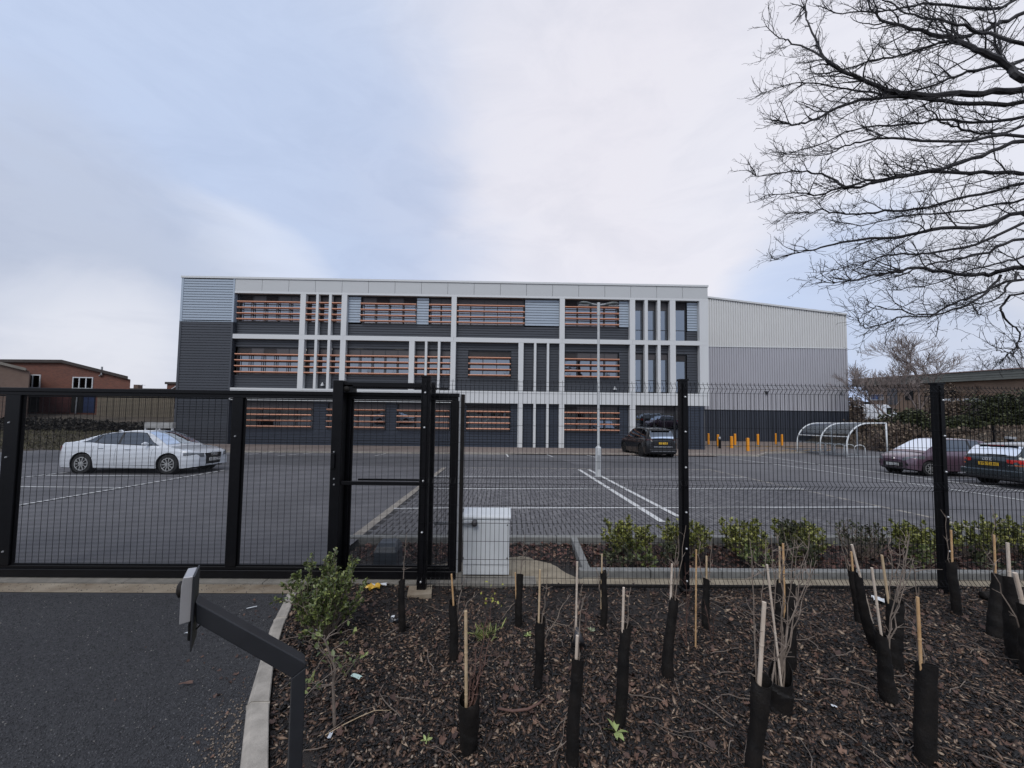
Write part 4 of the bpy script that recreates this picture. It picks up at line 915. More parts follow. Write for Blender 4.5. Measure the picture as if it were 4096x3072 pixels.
for i, (u0, u1, v, dk, lab) in enumerate(((2420, 2600, 2058, 0, 'bright green laurel nearest the corner of the inner kerb'), (2650, 2840, 2058, 0, 'laurel growing right behind the middle fence post'), (2892, 3070, 2068, 0, 'round yellow-green laurel, first to the right of the middle fence post'),
        (3112, 3285, 2060, 1, 'half dark laurel, second to the right of the middle fence post'), (3350, 3520, 2068, 2, 'sparse dark brown laurel in the middle of the right-hand fence panel'), (3575, 3765, 2068, 0, 'laurel just left of the right-hand fence post'),
        (3812, 3990, 2055, 0, 'wide green laurel just right of the right-hand fence post'), (3995, 4190, 2048, 0, 'laurel cut off by the right edge of the photo'))):
    Y = 5.95; a = at(u0, 2150, Y); b = at(u1, 2150, Y); zt__ = at((u0+u1)/2, v, Y).z; zb = gz(0, Y)-.11
    shrub('laurel_shrub', ((a.x+b.x)/2, Y, zb), (b.x-a.x)*.98, (zt__-zb)*.97, random.randint(28, 44), 600 if dk == 2 else random.randint(2400, 3300), (.026, .058), M_leafk if dk == 2 else M_leafl, lab, group='laurels planted along the inner kerb', low=.5, dy=.60)
    if dk == 1: shrub('dark_shrub', (a.x+.15, Y-.1, zb), .35, (zt__-zb)*1.08, 10, 420, (.035, .06), M_leafk, 'dark leafed shrub tangled in the left side of the half dark laurel', low=.4)
for i, (u, v) in enumerate(((2480, 2250), (2560, 2240), (2700, 2250), (2990, 2235), (3200, 2245), (3650, 2235), (3900, 2240))):
    p = G(u, v); shrub('low_shrub', (p.x, 5.45, -.36), .42, .34, 9, 190, (.04, .075), M_leafg if i % 2 else M_leafk, ['small drooping dark shrub below the first laurel', 'small green shrub beside the drooping dark one', 'low dark shrub left of the middle fence post', 'low green shrub below the first laurel right of the post', 'low dark shrub below the half dark laurel', 'low green shrub left of the right-hand fence post', 'low dark shrub right of the right-hand fence post'][i], group='low shrubs in front of the laurels', low=.3)
def twiggy(q, p, h, lean=(0, 0), n=1, spread=.12, r=.0045, sub=7):
    for i in range(n):
        d = Vector((lean[0]+random.gauss(0, spread), lean[1]+random.gauss(0, spread), 1)); pts = wob(p, d, h*random.uniform(.75, 1.05), 8, .06)
        q.tube(pts, [r*(1-.7*k_/8) for k_ in range(9)], 5, cap=False)
        for _ in range(sub):
            k_ = random.randint(2, 7); dd = (pts[k_+1]-pts[k_]).normalized()+Vector((random.gauss(0, .8), random.gauss(0, .8), random.gauss(0, .3)))
            tw = wob(pts[k_], dd, h*random.uniform(.06, .22), 4, .2); q.tube(tw, [r*.45, r*.4, r*.35, r*.3, r*.2], 3, cap=False)
# ------------------------------------------------------------------ guarded saplings
def sapling(b, t, wt, wb, cane, stems, label, cm=M_cane, flap=False, bend=None, cw=10, twm=M_twig, hs=.5, ns=1):
    g = G(*b); Y = g.y; base = Vector((g.x, Y, bedz(g.x, Y) if Y < 4.6 else g.z)); top = at(t[0], t[1], Y)
    th = thing('guarded_sapling', base, label, 'sapling', 'young trees planted in the bark bed')
    rb = wb/2*Y/F*.98; rt = wt/2*Y/F*.98; nz = 26; na = 18; L = (top-base).length; q = MB(); rows = []; ph = random.uniform(0, 6); pitch = random.uniform(3.5, 5.5) if wt < 60 else 1.6; bo = Vector(bend or (0, 0, 0))
    for j in range(nz+1):
        f = j/nz; c = base.lerp(top, f)+bo*math.sin(f*PI)+Vector((math.sin(f*7+ph), math.cos(f*6+ph), 0))*.0035; r = rb+(rt-rb)*f; row = []
        for i in range(na):
            a = 2*PI*i/na; sp = ((a/(2*PI)+f*pitch+ph) % 1.0); k_ = r*(1+.14*(sp-.5)+.05*math.sin(2*a+ph+f*4)+.025*math.sin(3*a-f*9+ph)+random.gauss(0, .006)); zo = 0
            if j == nz: zo = .018*math.cos(a+ph)+(.10*max(0, math.cos(a-.6)) if flap else 0)
            if j == nz-1: zo = .008*math.cos(a+ph)+(.05*max(0, math.cos(a-.6)) if flap else 0)
            row.append((c.x+math.cos(a)*k_, c.y+math.sin(a)*k_, c.z+zo-(.03 if j == 0 else 0)))
        row.append(row[0]); rows.append(row)
    q.grid(rows); q.build('tree_guard', M_guard, th, smooth=True, solid=.0025); es_ = th.children[0].modifiers.new('split', 'EDGE_SPLIT'); es_.split_angle = R(32)
    if cane:
        (cu, cv), (du, dv) = cane; p = at(cu, cv, Y-.005); qv = at(du, dv, Y-.005); rr = cw/2*Y/F; dirv = (qv-p).normalized(); s0 = p-dirv*(p.z-base.z+.05)/max(.3, dirv.z)*.6
        tot = (qv-s0).length; pts = []; rad = []; z_ = 0; nk = max(1, round(tot/.22))
        for k_ in range(nk):
            a = s0.lerp(qv, k_/nk); b2 = s0.lerp(qv, (k_+1)/nk); e = .004
            pts += [a+dirv*.0, a+dirv*e*2, b2-dirv*e*2]; rad += [rr*1.13, rr, rr*.98]
        pts.append(qv); rad.append(rr*.95); MB().tube(pts, rad, 9).build('cane', cm, th, smooth=False)
    if stems:
        q = MB()
        for su, sv in stems:
            tp_ = at(su, sv, Y+.02); st_ = base.lerp(top, .5)+Vector((random.uniform(-rt, rt)*.4, .01, 0)); pts = []
            n_ = 9
            for k_ in range(n_+1):
                f = k_/n_; pts.append(st_.lerp(tp_, f)+Vector((random.gauss(0, .006), random.gauss(0, .01), 0))+Vector((0, 0, .02*math.sin(f*PI))))
            L_ = (tp_-st_).length; q.tube(pts, [.0056*(1-.68*k_/n_) for k_ in range(n_+1)], 5, cap=False)
            for _ in range(int(4+L_*7)):
                k_ = random.randint(2, n_-1); dd = (pts[k_+1]-pts[k_]).normalized()*.6+Vector((random.gauss(0, .8), random.gauss(0, .6), random.gauss(.1, .3)))
                tw = wob(pts[k_], dd, random.uniform(.02, .085)*(.6+L_), 3, .25); q.tube(tw, [.0024, .0021, .0018, .0013], 3, cap=False)
        q.build('stem', twm, th)
    return th
sapling((1608, 2530), (1606, 2318), 25, 24, None, [(1625, 2130)], 'bare whip in a slim tube without a cane, left of the gate fence post foot')
sapling((1817, 2636), (1812, 2408), 27, 37, ((1813, 2404), (1806, 2296)), [(1860, 2300), (1900, 2370)], 'slim black tube with a short orange cane below the white cabinet', M_cane3, cw=7)
s3 = sapling((1872, 2988), (1880, 2790), 84, 62, ((1865, 2805), (1863, 2444)), [(1900, 2610), (1935, 2640), (1880, 2680), (1960, 2560), (1945, 2480), (1890, 2690), (1915, 2700), (1925, 2660)], 'wide flared guard full of thin reddish twigs with a tall pale cane, nearest the intercom', M_cane, flap=True, cw=13, twm=M_twigr)
sapling((2073, 2502), (2079, 2297), 26, 27, ((2063, 2350), (2061, 2290)), [(2100, 2140), (1990, 2500)], 'short dark tube just right of the white cabinet, with a hardly visible cane', M_cane3, cw=5)
sapling((2152, 2760), (2163, 2474), 37, 33, ((2155, 2478), (2160, 2279)), [(2185, 2290), (2280, 2380)], 'black guard with a pale cane second to the right of the cabinet', cw=8)
sapling((2286, 3066), (2310, 2636), 49, 46, ((2305, 2636), (2309, 2542)), [(2330, 2400)], 'tallest black guard at the bottom centre with a short split cane', M_cane2, cw=12)
sapling((2297, 2618), (2300, 2560), 30, 30, ((2304, 2505), (2309, 2247)), [(2330, 2330)], 'tall pale cane behind the tallest guard, with a torn plastic collar', M_cane2, cw=8)
sapling((2412, 2507), (2412, 2287), 24, 26, ((2407, 2287), (2408, 2216)), [(2380, 2250), (2440, 2260)], 'crooked slim tube close to the inner kerb corner', cw=6, bend=(.012, 0, 0))
sapling((2478, 2914), (2504, 2505), 39, 44, ((2491, 2505), (2495, 2350)), [(2520, 2350)], 'straight black guard in the centre with a stout pale cane, above the green rosette weed', M_cane2, cw=10)
sapling((2670, 2710), (2698, 2392), 32, 46, ((2681, 2431), (2688, 2255)), [(2720, 2140), (2745, 2100), (2700, 2180)], 'right-leaning guard left of the middle fence post', M_cane2, cw=8, bend=(-.012, 0, 0))
sapling((2822, 2512), (2825, 2316), 24, 29, ((2826, 2316), (2826, 2224)), [(2790, 2140), (2850, 2160)], 'slim tube with a short cane just right of the middle fence post', cw=7)
sapling((3013, 3064), (3049, 2717), 66, 56, ((3041, 2669), (3057, 2408)), [(3010, 2160), (3066, 2160), (3260, 2240)], 'large guard at the bottom edge with a thick pale cane broken at the top', M_cane2, cw=16)
sapling((3123, 2842), (3120, 2712), 78, 86, ((3122, 2711), (3068, 2258)), [(3085, 2140), (3236, 2125), (3262, 2240), (3140, 2130), (3130, 2240), (3180, 2160)], 'squat wide pot-like guard with many long bare stems', M_cane2, flap=True, cw=8)
sapling((3156, 2676), (3156, 2336), 42, 47, ((3136, 2334), (3132, 2174)), [(3190, 2160), (3235, 2200), (3100, 2130)], 'tall dark guard standing behind the pot-like one', M_cane3, cw=8)
sapling((3117, 2500), (3123, 2323), 26, 34, ((3119, 2330), (3118, 2187)), [(3070, 2180)], 'dark slim tube half hidden behind the tall dark guard', cw=7)
sapling((3436, 2487), (3407, 2275), 26, 24, ((3411, 2278), (3405, 2206)), [(3370, 2140), (3350, 2110)], 'slim tube leaning left, next to the bent one', M_cane3, cw=7)
sapling((3508, 2600), (3432, 2297), 26, 42, ((3438, 2297), (3407, 2178)), None, 'strongly bent black guard leaning towards the left', M_cane2, cw=9, bend=(-.03, 0, 0))
sapling((3558, 2800), (3522, 2530), 36, 60, ((3523, 2527), (3487, 2271)), [(3600, 2360), (3640, 2140), (3655, 2230)], 'fat-based guard with a long pale cane leaning left', M_cane2, cw=9)
sapling((3578, 2668), (3578, 2394), 55, 55, ((3551, 2388), (3527, 2220)), [(3565, 2150), (3640, 2130), (3600, 2140), (3630, 2160)], 'wide dark guard with stems of small leaves behind the fat-based one', M_cane, cw=9)
sapling((3700, 3046), (3707, 2655), 66, 62, ((3683, 2646), (3670, 2388)), [(3645, 2220), (3660, 2400)], 'large guard at the lower right with a long orange cane and a bare whip', M_cane3, cw=11)
sapling((3827, 2455), (3804, 2243), 27, 31, ((3809, 2244), (3804, 2120)), [(3775, 2040)], 'slim tube in front of the right-hand fence post', M_cane3, cw=7)
sapling((3980, 2538), (3992, 2299), 36, 48, ((3982, 2291), (3976, 2139)), [(3965, 2020), (4010, 2330)], 'dark guard right of the black pipe with a thin orange cane', M_cane3, cw=7)
sapling((4069, 2640), (4038, 2310), 40, 62, ((4038, 2309), (4030, 2171)), [(4050, 2350)], 'guard nearest the right edge with a straight pale cane', M_cane2, cw=11)
sapling((4130, 2700), (4100, 2420), 50, 60, ((4092, 2420), (4060, 2291)), [(3920, 2180)], 'guard cut off by the right edge with a cane leaning left', M_cane2, cw=15)
# the lone cane and its whips
g = G(2782, 2590); t = thing('lone_cane', (g.x, g.y, bedz(g.x, g.y)), 'tall thin bamboo cane without a guard, between two tubes', 'cane')
a = Vector((g.x, g.y, bedz(g.x, g.y)-.03)); b = at(2785, 2194, g.y); pts = []; rad = []
for k_ in range(5): p = a.lerp(b, k_/5); q2 = a.lerp(b, (k_+1)/5); pts += [p, p+Vector((0, 0, .01)), q2-Vector((0, 0, .01))]; rad += [.0085, .0068, .0068]
MB().tube(pts, rad, 8).build('cane', M_cane3, t)
q = MB(); twiggy(q, a+Vector((-.06, .03, 0)), .8, (-.12, 0), 3, .12, .004, 9); q.build('stem', M_twigr, t)
# torn collar
p = at(2322, 2545, 3.24); q = MB(); q.grid([[tuple(at(2303, 2508, 3.24)), tuple(at(2314, 2508, 3.22))], [tuple(at(2294, 2555, 3.20)), tuple(at(2336, 2560, 3.22))], [tuple(at(2290, 2582, 3.24)), tuple(at(2342, 2588, 3.26))]])
o = q.build('plastic_scrap', mat('grey_plastic', (.05, .05, .055), .35), smooth=True, solid=.002); tag(o, 'torn grey plastic sheet hung on the tall pale cane', 'plastic sheet')
# loose whips, weeds, ground twigs
for u, v, h, n_, lab in ((1960, 2540, .42, 2, 'thin yellow-leaved whip between the fence and the cabinet guard'), (2330, 2620, .55, 2, 'bare whip with a pale bud right of the torn collar'), (2850, 2560, .5, 2, 'wispy bare whips beside the lone cane'), (1900, 2800, .35, 3, 'reddish bare shoots beside the flared guard')):
    g = G(u, v); t = thing('bare_whip', (g.x, g.y, bedz(g.x, g.y)), lab, 'twig'); q = MB(); twiggy(q, (g.x, g.y, bedz(g.x, g.y)-.02), h, (.0, 0), n_, .16, .003, 8); q.build('stem', M_twigr, t)
g = G(1960, 2530); P = np.array([(g.x+random.gauss(0, .06), g.y, random.uniform(.0, .28)) for _ in range(16)]); o = leafcloud('loose_leaves', P, RNG.normal(0, 1, (16, 3)), (.02, .035), .35, mat('yellow_leaf', (.30, .30, .05), .5), None); tag(o, 'few yellow leaves still on the whip by the cabinet', 'leaves', kind='stuff')
# nearly bare shrub near the intercom
g = G(1340, 2900); t = thing('sparse_shrub', (g.x, g.y, bedz(g.x, g.y)), 'almost bare sprawling shrub with a pale crooked stem beside the intercom post', 'shrub'); q = MB()
b0 = Vector((g.x, g.y, bedz(g.x, g.y)-.02)); pts = [b0, Vector(at(1335, 2810, g.y)), Vector(at(1332, 2740, g.y)), Vector(at(1342, 2680, g.y)), Vector(at(1320, 2620, g.y)), Vector(at(1300, 2565, g.y))]
q.tube(pts, [.011, .009, .008, .007, .005, .003], 7); P = []; 
for k_ in range(2, 6):
    for _ in range(5):
        tw = wob(pts[k_], (random.gauss(0, 1), random.gauss(0, .7), random.uniform(0, .8)), random.uniform(.12, .32), 5, .25); q.tube(tw, [.0035, .003, .0025, .002, .0016, .001], 4, cap=False)
        for _ in range(5): P.append(tw[random.randint(2, 5)])
q.build('stems', M_twig, t); P = np.array([tuple(p) for p in P]); leafcloud('foliage', P, RNG.normal(0, 1, (len(P), 3)), (.025, .05), .28, M_leafg, t)
def rosette(u, v, r, n_, m, lab, up=.35, cat='weed'):
    g = G(u, v); z = bedz(g.x, g.y)+.01; P = np.array([(g.x, g.y, z)]*n_); a = np.linspace(0, 2*PI, n_, endpoint=False)+RNG.uniform(-.3, .3, n_)
    Dd = np.stack([np.cos(a), np.sin(a), np.full(n_, up)], 1); o = leafcloud('weed', P, Dd, (r*.75, r), .20, m, None); tag(o, lab, cat); return o
M_weed = mat('pale_green_leaf', (.30, .36, .13), .5, var=.2, vs=30)
rosette(2465, 2945, .10, 6, M_weed, 'pale green rosette weed with long leaves at the foot of the central guard')
rosette(2365, 2530, .05, 9, mat('grey_green_leaf', (.28, .31, .2), .6), 'small grey-green rosette right of the torn collar', .6)
rosette(1705, 2960, .05, 5, M_weed, 'tiny light green seedling near the bottom left of the bed', .5)
rosette(2110, 2550, .05, 7, M_weed, 'small pale weed left of the second guard from the cabinet', .4)
rosette(1460, 2625, .05, 6, M_weed, 'flat little weed right of the sparse shrub', .2)
g = G(1930, 2540); P = np.array([(g.x+random.gauss(0, .05), g.y+random.gauss(0, .04), bedz(g.x, g.y)) for _ in range(90)]); Dd = np.stack([RNG.normal(0, .8, 90), RNG.normal(0, .8, 90), RNG.uniform(.5, 1.6, 90)], 1)
o = leafcloud('grass_tuft', P, Dd, (.06, .13), .05, mat('tuft_grass', (.2, .24, .07), .6, island=('l', [(0, (.08, .09, .03)), (.7, (.20, .24, .07)), (1, (.45, .42, .16))])), None); tag(o, 'tuft of yellow-green grass below the white cabinet', 'grass tuft')
q = MB()
for _ in range(150):
    x, y = bedpts(1); L = random.uniform(.08, .4); a = random.uniform(0, 2*PI); p = Vector((x[0], y[0], bedz(x[0], y[0])+.018)); pts = [p]
    for k_ in range(5): a += random.gauss(0, .25); p = pts[-1]+Vector((math.cos(a), math.sin(a), 0))*L/5; pts.append(Vector((p.x, p.y, bedz(p.x, p.y)+.018+random.uniform(0, .012))))
    q.tube(pts, random.uniform(.0012, .0035), 4, cap=False)
o = q.build('fallen_twigs', M_twig); tag(o, 'thin dead twigs lying on the bark', 'twigs', kind='stuff')
for pts, r, lab in (([(1990, 2862), (2050, 2868), (2110, 2862), (2150, 2845), (2180, 2820)], .009, 'thick curved dead branch lying on the bark left of the tallest guard'), ([(1300, 2945), (1380, 2900), (1440, 2865), (1500, 2838), (1560, 2838)], .003, 'long pale stick lying beside the sparse shrub')):
    pp = []
    for u, v in pts: g = G(u, v); pp.append((g.x, g.y, bedz(g.x, g.y)+.022+r))
    o = MB().tube(pp, [r*.7, r, r, r*.8, r*.5], 7).build('dead_branch', M_twigr if r > .008 else M_cane, smooth=True); tag(o, lab, 'branch')
# litter
def crumple(name, u, v, w, d, h, m, lab, n=7, seed=1, cat='litter', flat=False, rot=0):
    rnd = random.Random(seed); g = G(u, v); z0 = (bedz(g.x, g.y) if g.x > kx(min(g.y, 4.3)) and g.y < 4.6 else gz(0, g.y))+.02; rows = []
    ca, sa = math.cos(rot), math.sin(rot)
    for i in range(n):
        row = []
        for j in range(n):
            x = (i/(n-1)-.5)*w*rnd.uniform(.85, 1.1); y = (j/(n-1)-.5)*d*rnd.uniform(.85, 1.1); row.append((g.x+x*ca-y*sa, g.y+x*sa+y*ca, z0+(rnd.uniform(0, h) if not flat else h*.3*math.sin(3*i/n))))
        rows.append(row)
    o = MB().grid(rows).build(name, m, smooth=False, solid=.0015); tag(o, lab, cat); return o
M_yel = mat('yellow_plastic', (.62, .38, .045), .35, var=.25, vs=40, spec=.6); M_whp = mat('white_plastic', (.60, .62, .64), .4, var=.1, vs=40)
crumple('crisp_packet', 1485, 2368, .20, .10, .055, M_yel, 'crumpled yellow snack packet lying below the gate', 8, 3, rot=.1)
crumple('plastic_tray', 1515, 2348, .17, .05, .02, M_whp, 'white plastic strip lying against the yellow packet', 5, 5, rot=.15)
crumple('bag_scrap', 1575, 2500, .09, .06, .04, mat('black_bag', (.02, .022, .026), .25), 'shiny black bag scrap at the foot of the leftmost tube', 6, 8)
crumple('tissue', 1571, 2480, .03, .03, .012, M_whp, 'tiny white tissue beside the black bag scrap', 4, 9)
crumple('paper_label', 1425, 2713, .085, .035, .01, mat('mint_paper', (.46, .60, .54), .6), 'small mint green paper label on the bark near the intercom', 4, 10, flat=True, rot=-.45)
crumple('tissue', 1268, 2540, .03, .025, .012, M_whp, 'white scrap under the green corner shrub', 4, 11)
crumple('tissue', 1320, 2945, .02, .04, .012, M_whp, 'white scrap low down beside the intercom post', 4, 12)
crumple('plastic_bag', 3528, 2402, .16, .10, .035, M_whp, 'torn white plastic bag behind the leaning guards', 7, 13, rot=-.4)
crumple('tissue', 3337, 2845, .03, .02, .01, M_whp, 'white fragment on the bark right of the pot-like guard', 4, 14)
crumple('paper_strip', 1008, 2437, .085, .014, .004, M_whp, 'narrow white paper strip lying on the drive', 4, 15, flat=True, rot=.5)
crumple('dry_leaf', 745, 2745, .09, .025, .012, M_leafd, 'dark curled leaf lying on the tarmac drive', 4, 16, rot=.2)
crumple('dry_leaf', 745, 2542, .03, .015, .008, M_whp, 'pale scrap on the drive under the intercom head', 4, 17, rot=.4)

# ------------------------------------------------------------------ lamp column, bollards, shelter
g = G(2393, 1908); lc = thing('lamp_column', (g.x, g.y, g.z), 'pale grey twin-headed lamp column standing between the parking bays', 'lamp post')
zt0 = at(2393, 1213, g.y).z
q = MB(); q.tube([(g.x, g.y, g.z-.1), (g.x, g.y, g.z+1.05)], .10, 12); q.tube([(g.x, g.y, g.z+1.05), (g.x, g.y, g.z+1.10)], [.10, .06], 12); q.tube([(g.x, g.y, g.z+1.10), (g.x, g.y, zt0-.45)], [.050, .042], 12); q.tube([(g.x, g.y, zt0-.45), (g.x, g.y, zt0+.02)], [.056, .056], 12); q.build('column', mat('pale_column', (.52, .53, .53), .5, var=.10, vs=9), lc, smooth=False)
MB().box((g.x-.045, g.y-.110, g.z+.30), (g.x+.045, g.y-.09, g.z+.80)).build('access_door', M_galv, lc)
for s in (-1, 1):
    q = MB(); q.tube([(g.x+s*.06, g.y, zt0-.06), (g.x+s*.26, g.y, zt0-.03)], .028, 8); q.build('bracket_arm', M_galv, lc)
    q = MB(); x0 = g.x+s*.24; rows = []
    for f, w, h0, h1 in ((0, .04, -.07, .0), (.15, .10, -.08, .05), (.5, .14, -.07, .08), (.85, .13, -.05, .06), (1, .06, -.03, .02)):
        X_ = x0+s*.48*f; row = []
        for a in range(9): an = 2*PI*a/8; row.append((X_, g.y+math.cos(an)*w, zt0-.03+(h1+h0)/2+math.sin(an)*(h1-h0)/2+.03*f))
        rows.append(row)
    q.grid(rows, flip=s > 0); hd = q.build('lamp_head', mat('lamp_head_grey', (.10, .11, .11), .4), lc, smooth=True); 
    MB().box((min(x0+s*.12, x0+s*.5), g.y-.09, zt0-.095), (max(x0+s*.12, x0+s*.5), g.y+.09, zt0-.085)).build('lens', M_whp, hd)
bl = [(370, 633, 507, 'leftmost yellow bollard, standing against the wing wall'), (475, 655, 520, 'yellow bollard directly behind the black post'), (627, 675, 540, 'stout yellow bollard in front of its thinner neighbour'), (663, 640, 512, 'thin yellow bollard behind the stout one'), (806, 708, 558, 'yellow bollard nearest the viewer, at the corner of the hatching'), (918, 640, 515, 'lone yellow bollard in the middle of the wing wall'), (1183, 645, 518, 'rightmost yellow bollard with a twin behind it')]
def bollard(x, y, z, h, r, label):
    t = thing('bollard', (x, y, z), label, 'bollard', 'yellow bollards guarding the wing wall'); q = MB(); q.tube([(x, y, z-.05), (x, y, z+h-.03), (x, y, z+h)], [r, r, r*.8], 12); q.build('bollard_tube', mat('bollard_yellow', (.82, .32, .018), .45, var=.08, vs=5), t, smooth=False)
    MB().tube([(x, y, z-.02), (x, y, z+.045)], [r*1.9, r*1.6], 10).build('base_collar', M_conc, t)
for u, v, vt, lab in bl:
    p = G(2700+u*.3617, 1550+v*.3617, .03); h = at(2700+u*.3617, 1550+vt*.3617, p.y).z-p.z; bollard(p.x, p.y, p.z, h, .115 if 'stout' in lab or 'nearest' in lab else .10, lab)
p = G(2700+1168*.3617, 1550+640*.3617, .03); bollard(p.x, min(39.0, p.y+.6), p.z, 1.05, .09, 'yellow bollard hidden behind the rightmost one')
p = G(2700+495*.3617, 1550+675*.3617, .03); t = thing('charging_post', (p.x, p.y, p.z), 'black post with a silver rounded head beside the second bollard', 'post')
h = at(2879, 1550+545*.3617, p.y).z-p.z
MB().tube([(p.x, p.y, p.z), (p.x, p.y, p.z+h*.78)], .10, 10).build('post', M_guard, t); MB().tube([(p.x, p.y, p.z+h*.78), (p.x, p.y, p.z+h*.9), (p.x+.05, p.y, p.z+h)], [.11, .12, .05], 10).build('head', M_galv, t, smooth=True)
# cycle shelter
sh = thing('cycle_shelter', (22.6, 26, -1.35), 'curved clear-roofed cycle shelter with pale steel hoops', 'cycle shelter')
gsh = glass('clear_sheet', (.80, .84, .86), .14, .72, .12)
xf, xr, hgt = 21.35, 23.95, 2.15
def arch(y):
    z = gz(0, y); pts = [(xf, y, z), (xf+.02, y, z+.75)]
    for a in np.linspace(0, PI/2, 9): pts.append((xf+.02+1.45*(1-math.cos(a)), y, z+.75+(hgt-.75)*math.sin(a)))
    pts += [(xr-.05, y, z+hgt+.02)]; return pts
ysh = [23.9, 25.95, 28.0]
for y in ysh:
    MB().tube(arch(y), .045, 8).build('hoop', M_white, sh, smooth=True); z = gz(0, y)
    MB().tube([(xr, y, z), (xr-.05, y, z+hgt+.05)], .045, 8).build('rear_leg', M_white, sh, smooth=True)
    MB().beam((xf-.05, y, z+.06), (xr+.1, y, z+.06), .06, .08).build('base_rail', M_galv, sh)
for y0, y1 in zip(ysh, ysh[1:]):
    A, B = arch(y0), arch(y1)
    MB().grid([[(x, y+.07, z) for x, y, z in A[1:]], [(x, y-.07, z) for x, y, z in B[1:]]]).build('roof_sheet', gsh, sh, smooth=True)
    for k_ in (4, len(A)-1): MB().tube([A[k_], B[k_]], .035, 6).build('purlin', M_white, sh)
for i in range(5):
    y = 24.3+i*.75; z = gz(0, y); pts = [(22.2, y, z)]+[(22.2+.35*(1-math.cos(a)), y, z+.55+.22*math.sin(a)) for a in np.linspace(0, PI, 9)]+[(22.9, y, z)]
    t = thing('cycle_stand', (22.5, y, z), ['bare steel cycle hoop nearest the viewer, inside the shelter', 'second steel cycle hoop inside the shelter', 'middle steel cycle hoop inside the shelter', 'fourth steel cycle hoop inside the shelter', 'farthest steel cycle hoop inside the shelter'][i], 'cycle stand', 'cycle stands in the shelter'); MB().tube(pts, .026, 7).build('hoop', M_white, t, smooth=True)
# ------------------------------------------------------------------ cars
M_tyre = mat('tyre_rubber', (.012, .012, .012), .75); M_rim = mat('alloy_rim', (.50, .50, .49), .35, metal=.6)
M_well = mat('wheel_well_black', (.006, .006, .006), .9); M_cglass = glass('car_glass', (.40, .46, .5), .15, .035, .02)
M_trim = mat('black_car_trim', (.012, .012, .013), .45); M_chrome = mat('chrome_trim', (.62, .62, .62), .2, metal=.9)
M_hl = mat('headlamp_lens', (.30, .32, .34), .12, metal=.5, var=.25, vs=30, coat=.6); M_red = mat('red_tail_lens', (.48, .018, .012), .15, coat=.8, var=.3, vs=25); M_amber = mat('amber_lens', (.60, .14, .02), .2, coat=.8)
M_plw = mat('white_number_plate', (.62, .62, .60), .4); M_ply = mat('yellow_number_plate', (.70, .42, .03), .4)
def interp(P, x):
    if x <= P[0][0]: return P[0][1]
    for (a, fa), (b, fb) in zip(P, P[1:]):
        if x <= b:
            t = (x-a)/max(1e-6, b-a); return fa+(fb-fa)*t
    return P[-1][1]
def smoothP(P, n=60):
    """catmull-rom through the given profile points"""
    out = []
    for i in range(len(P)-1):
        p0 = P[max(0, i-1)]; p1 = P[i]; p2 = P[i+1]; p3 = P[min(len(P)-1, i+2)]; k_ = max(3, int(n/len(P)))
        for j in range(k_):
            t = j/k_; m1 = (p2[1]-p0[1])/max(.05, p2[0]-p0[0])*(p2[0]-p1[0]); m2 = (p3[1]-p1[1])/max(.05, p3[0]-p1[0])*(p2[0]-p1[0])
            h = (2*t**3-3*t**2+1)*p1[1]+(t**3-2*t**2+t)*m1+(-2*t**3+3*t**2)*p2[1]+(t**3-t**2)*m2; out.append((p1[0]+(p2[0]-p1[0])*t, h))
    out.append(P[-1]); return out
def text_on(name, txt, size, m, parent, M4):
    cu = D.curves.new(name, 'FONT'); cu.body = txt; cu.size = size; cu.align_x = 'CENTER'; cu.align_y = 'CENTER'; cu.extrude = .001
    tmp = D.objects.new('tmp', cu); me = D.meshes.new_from_object(tmp); D.objects.remove(tmp); me.name = name
    me.materials.clear(); me.materials.append(m); o = D.objects.new(name, me); COL.objects.link(o); o.parent = parent; o.matrix_local = M4; return o
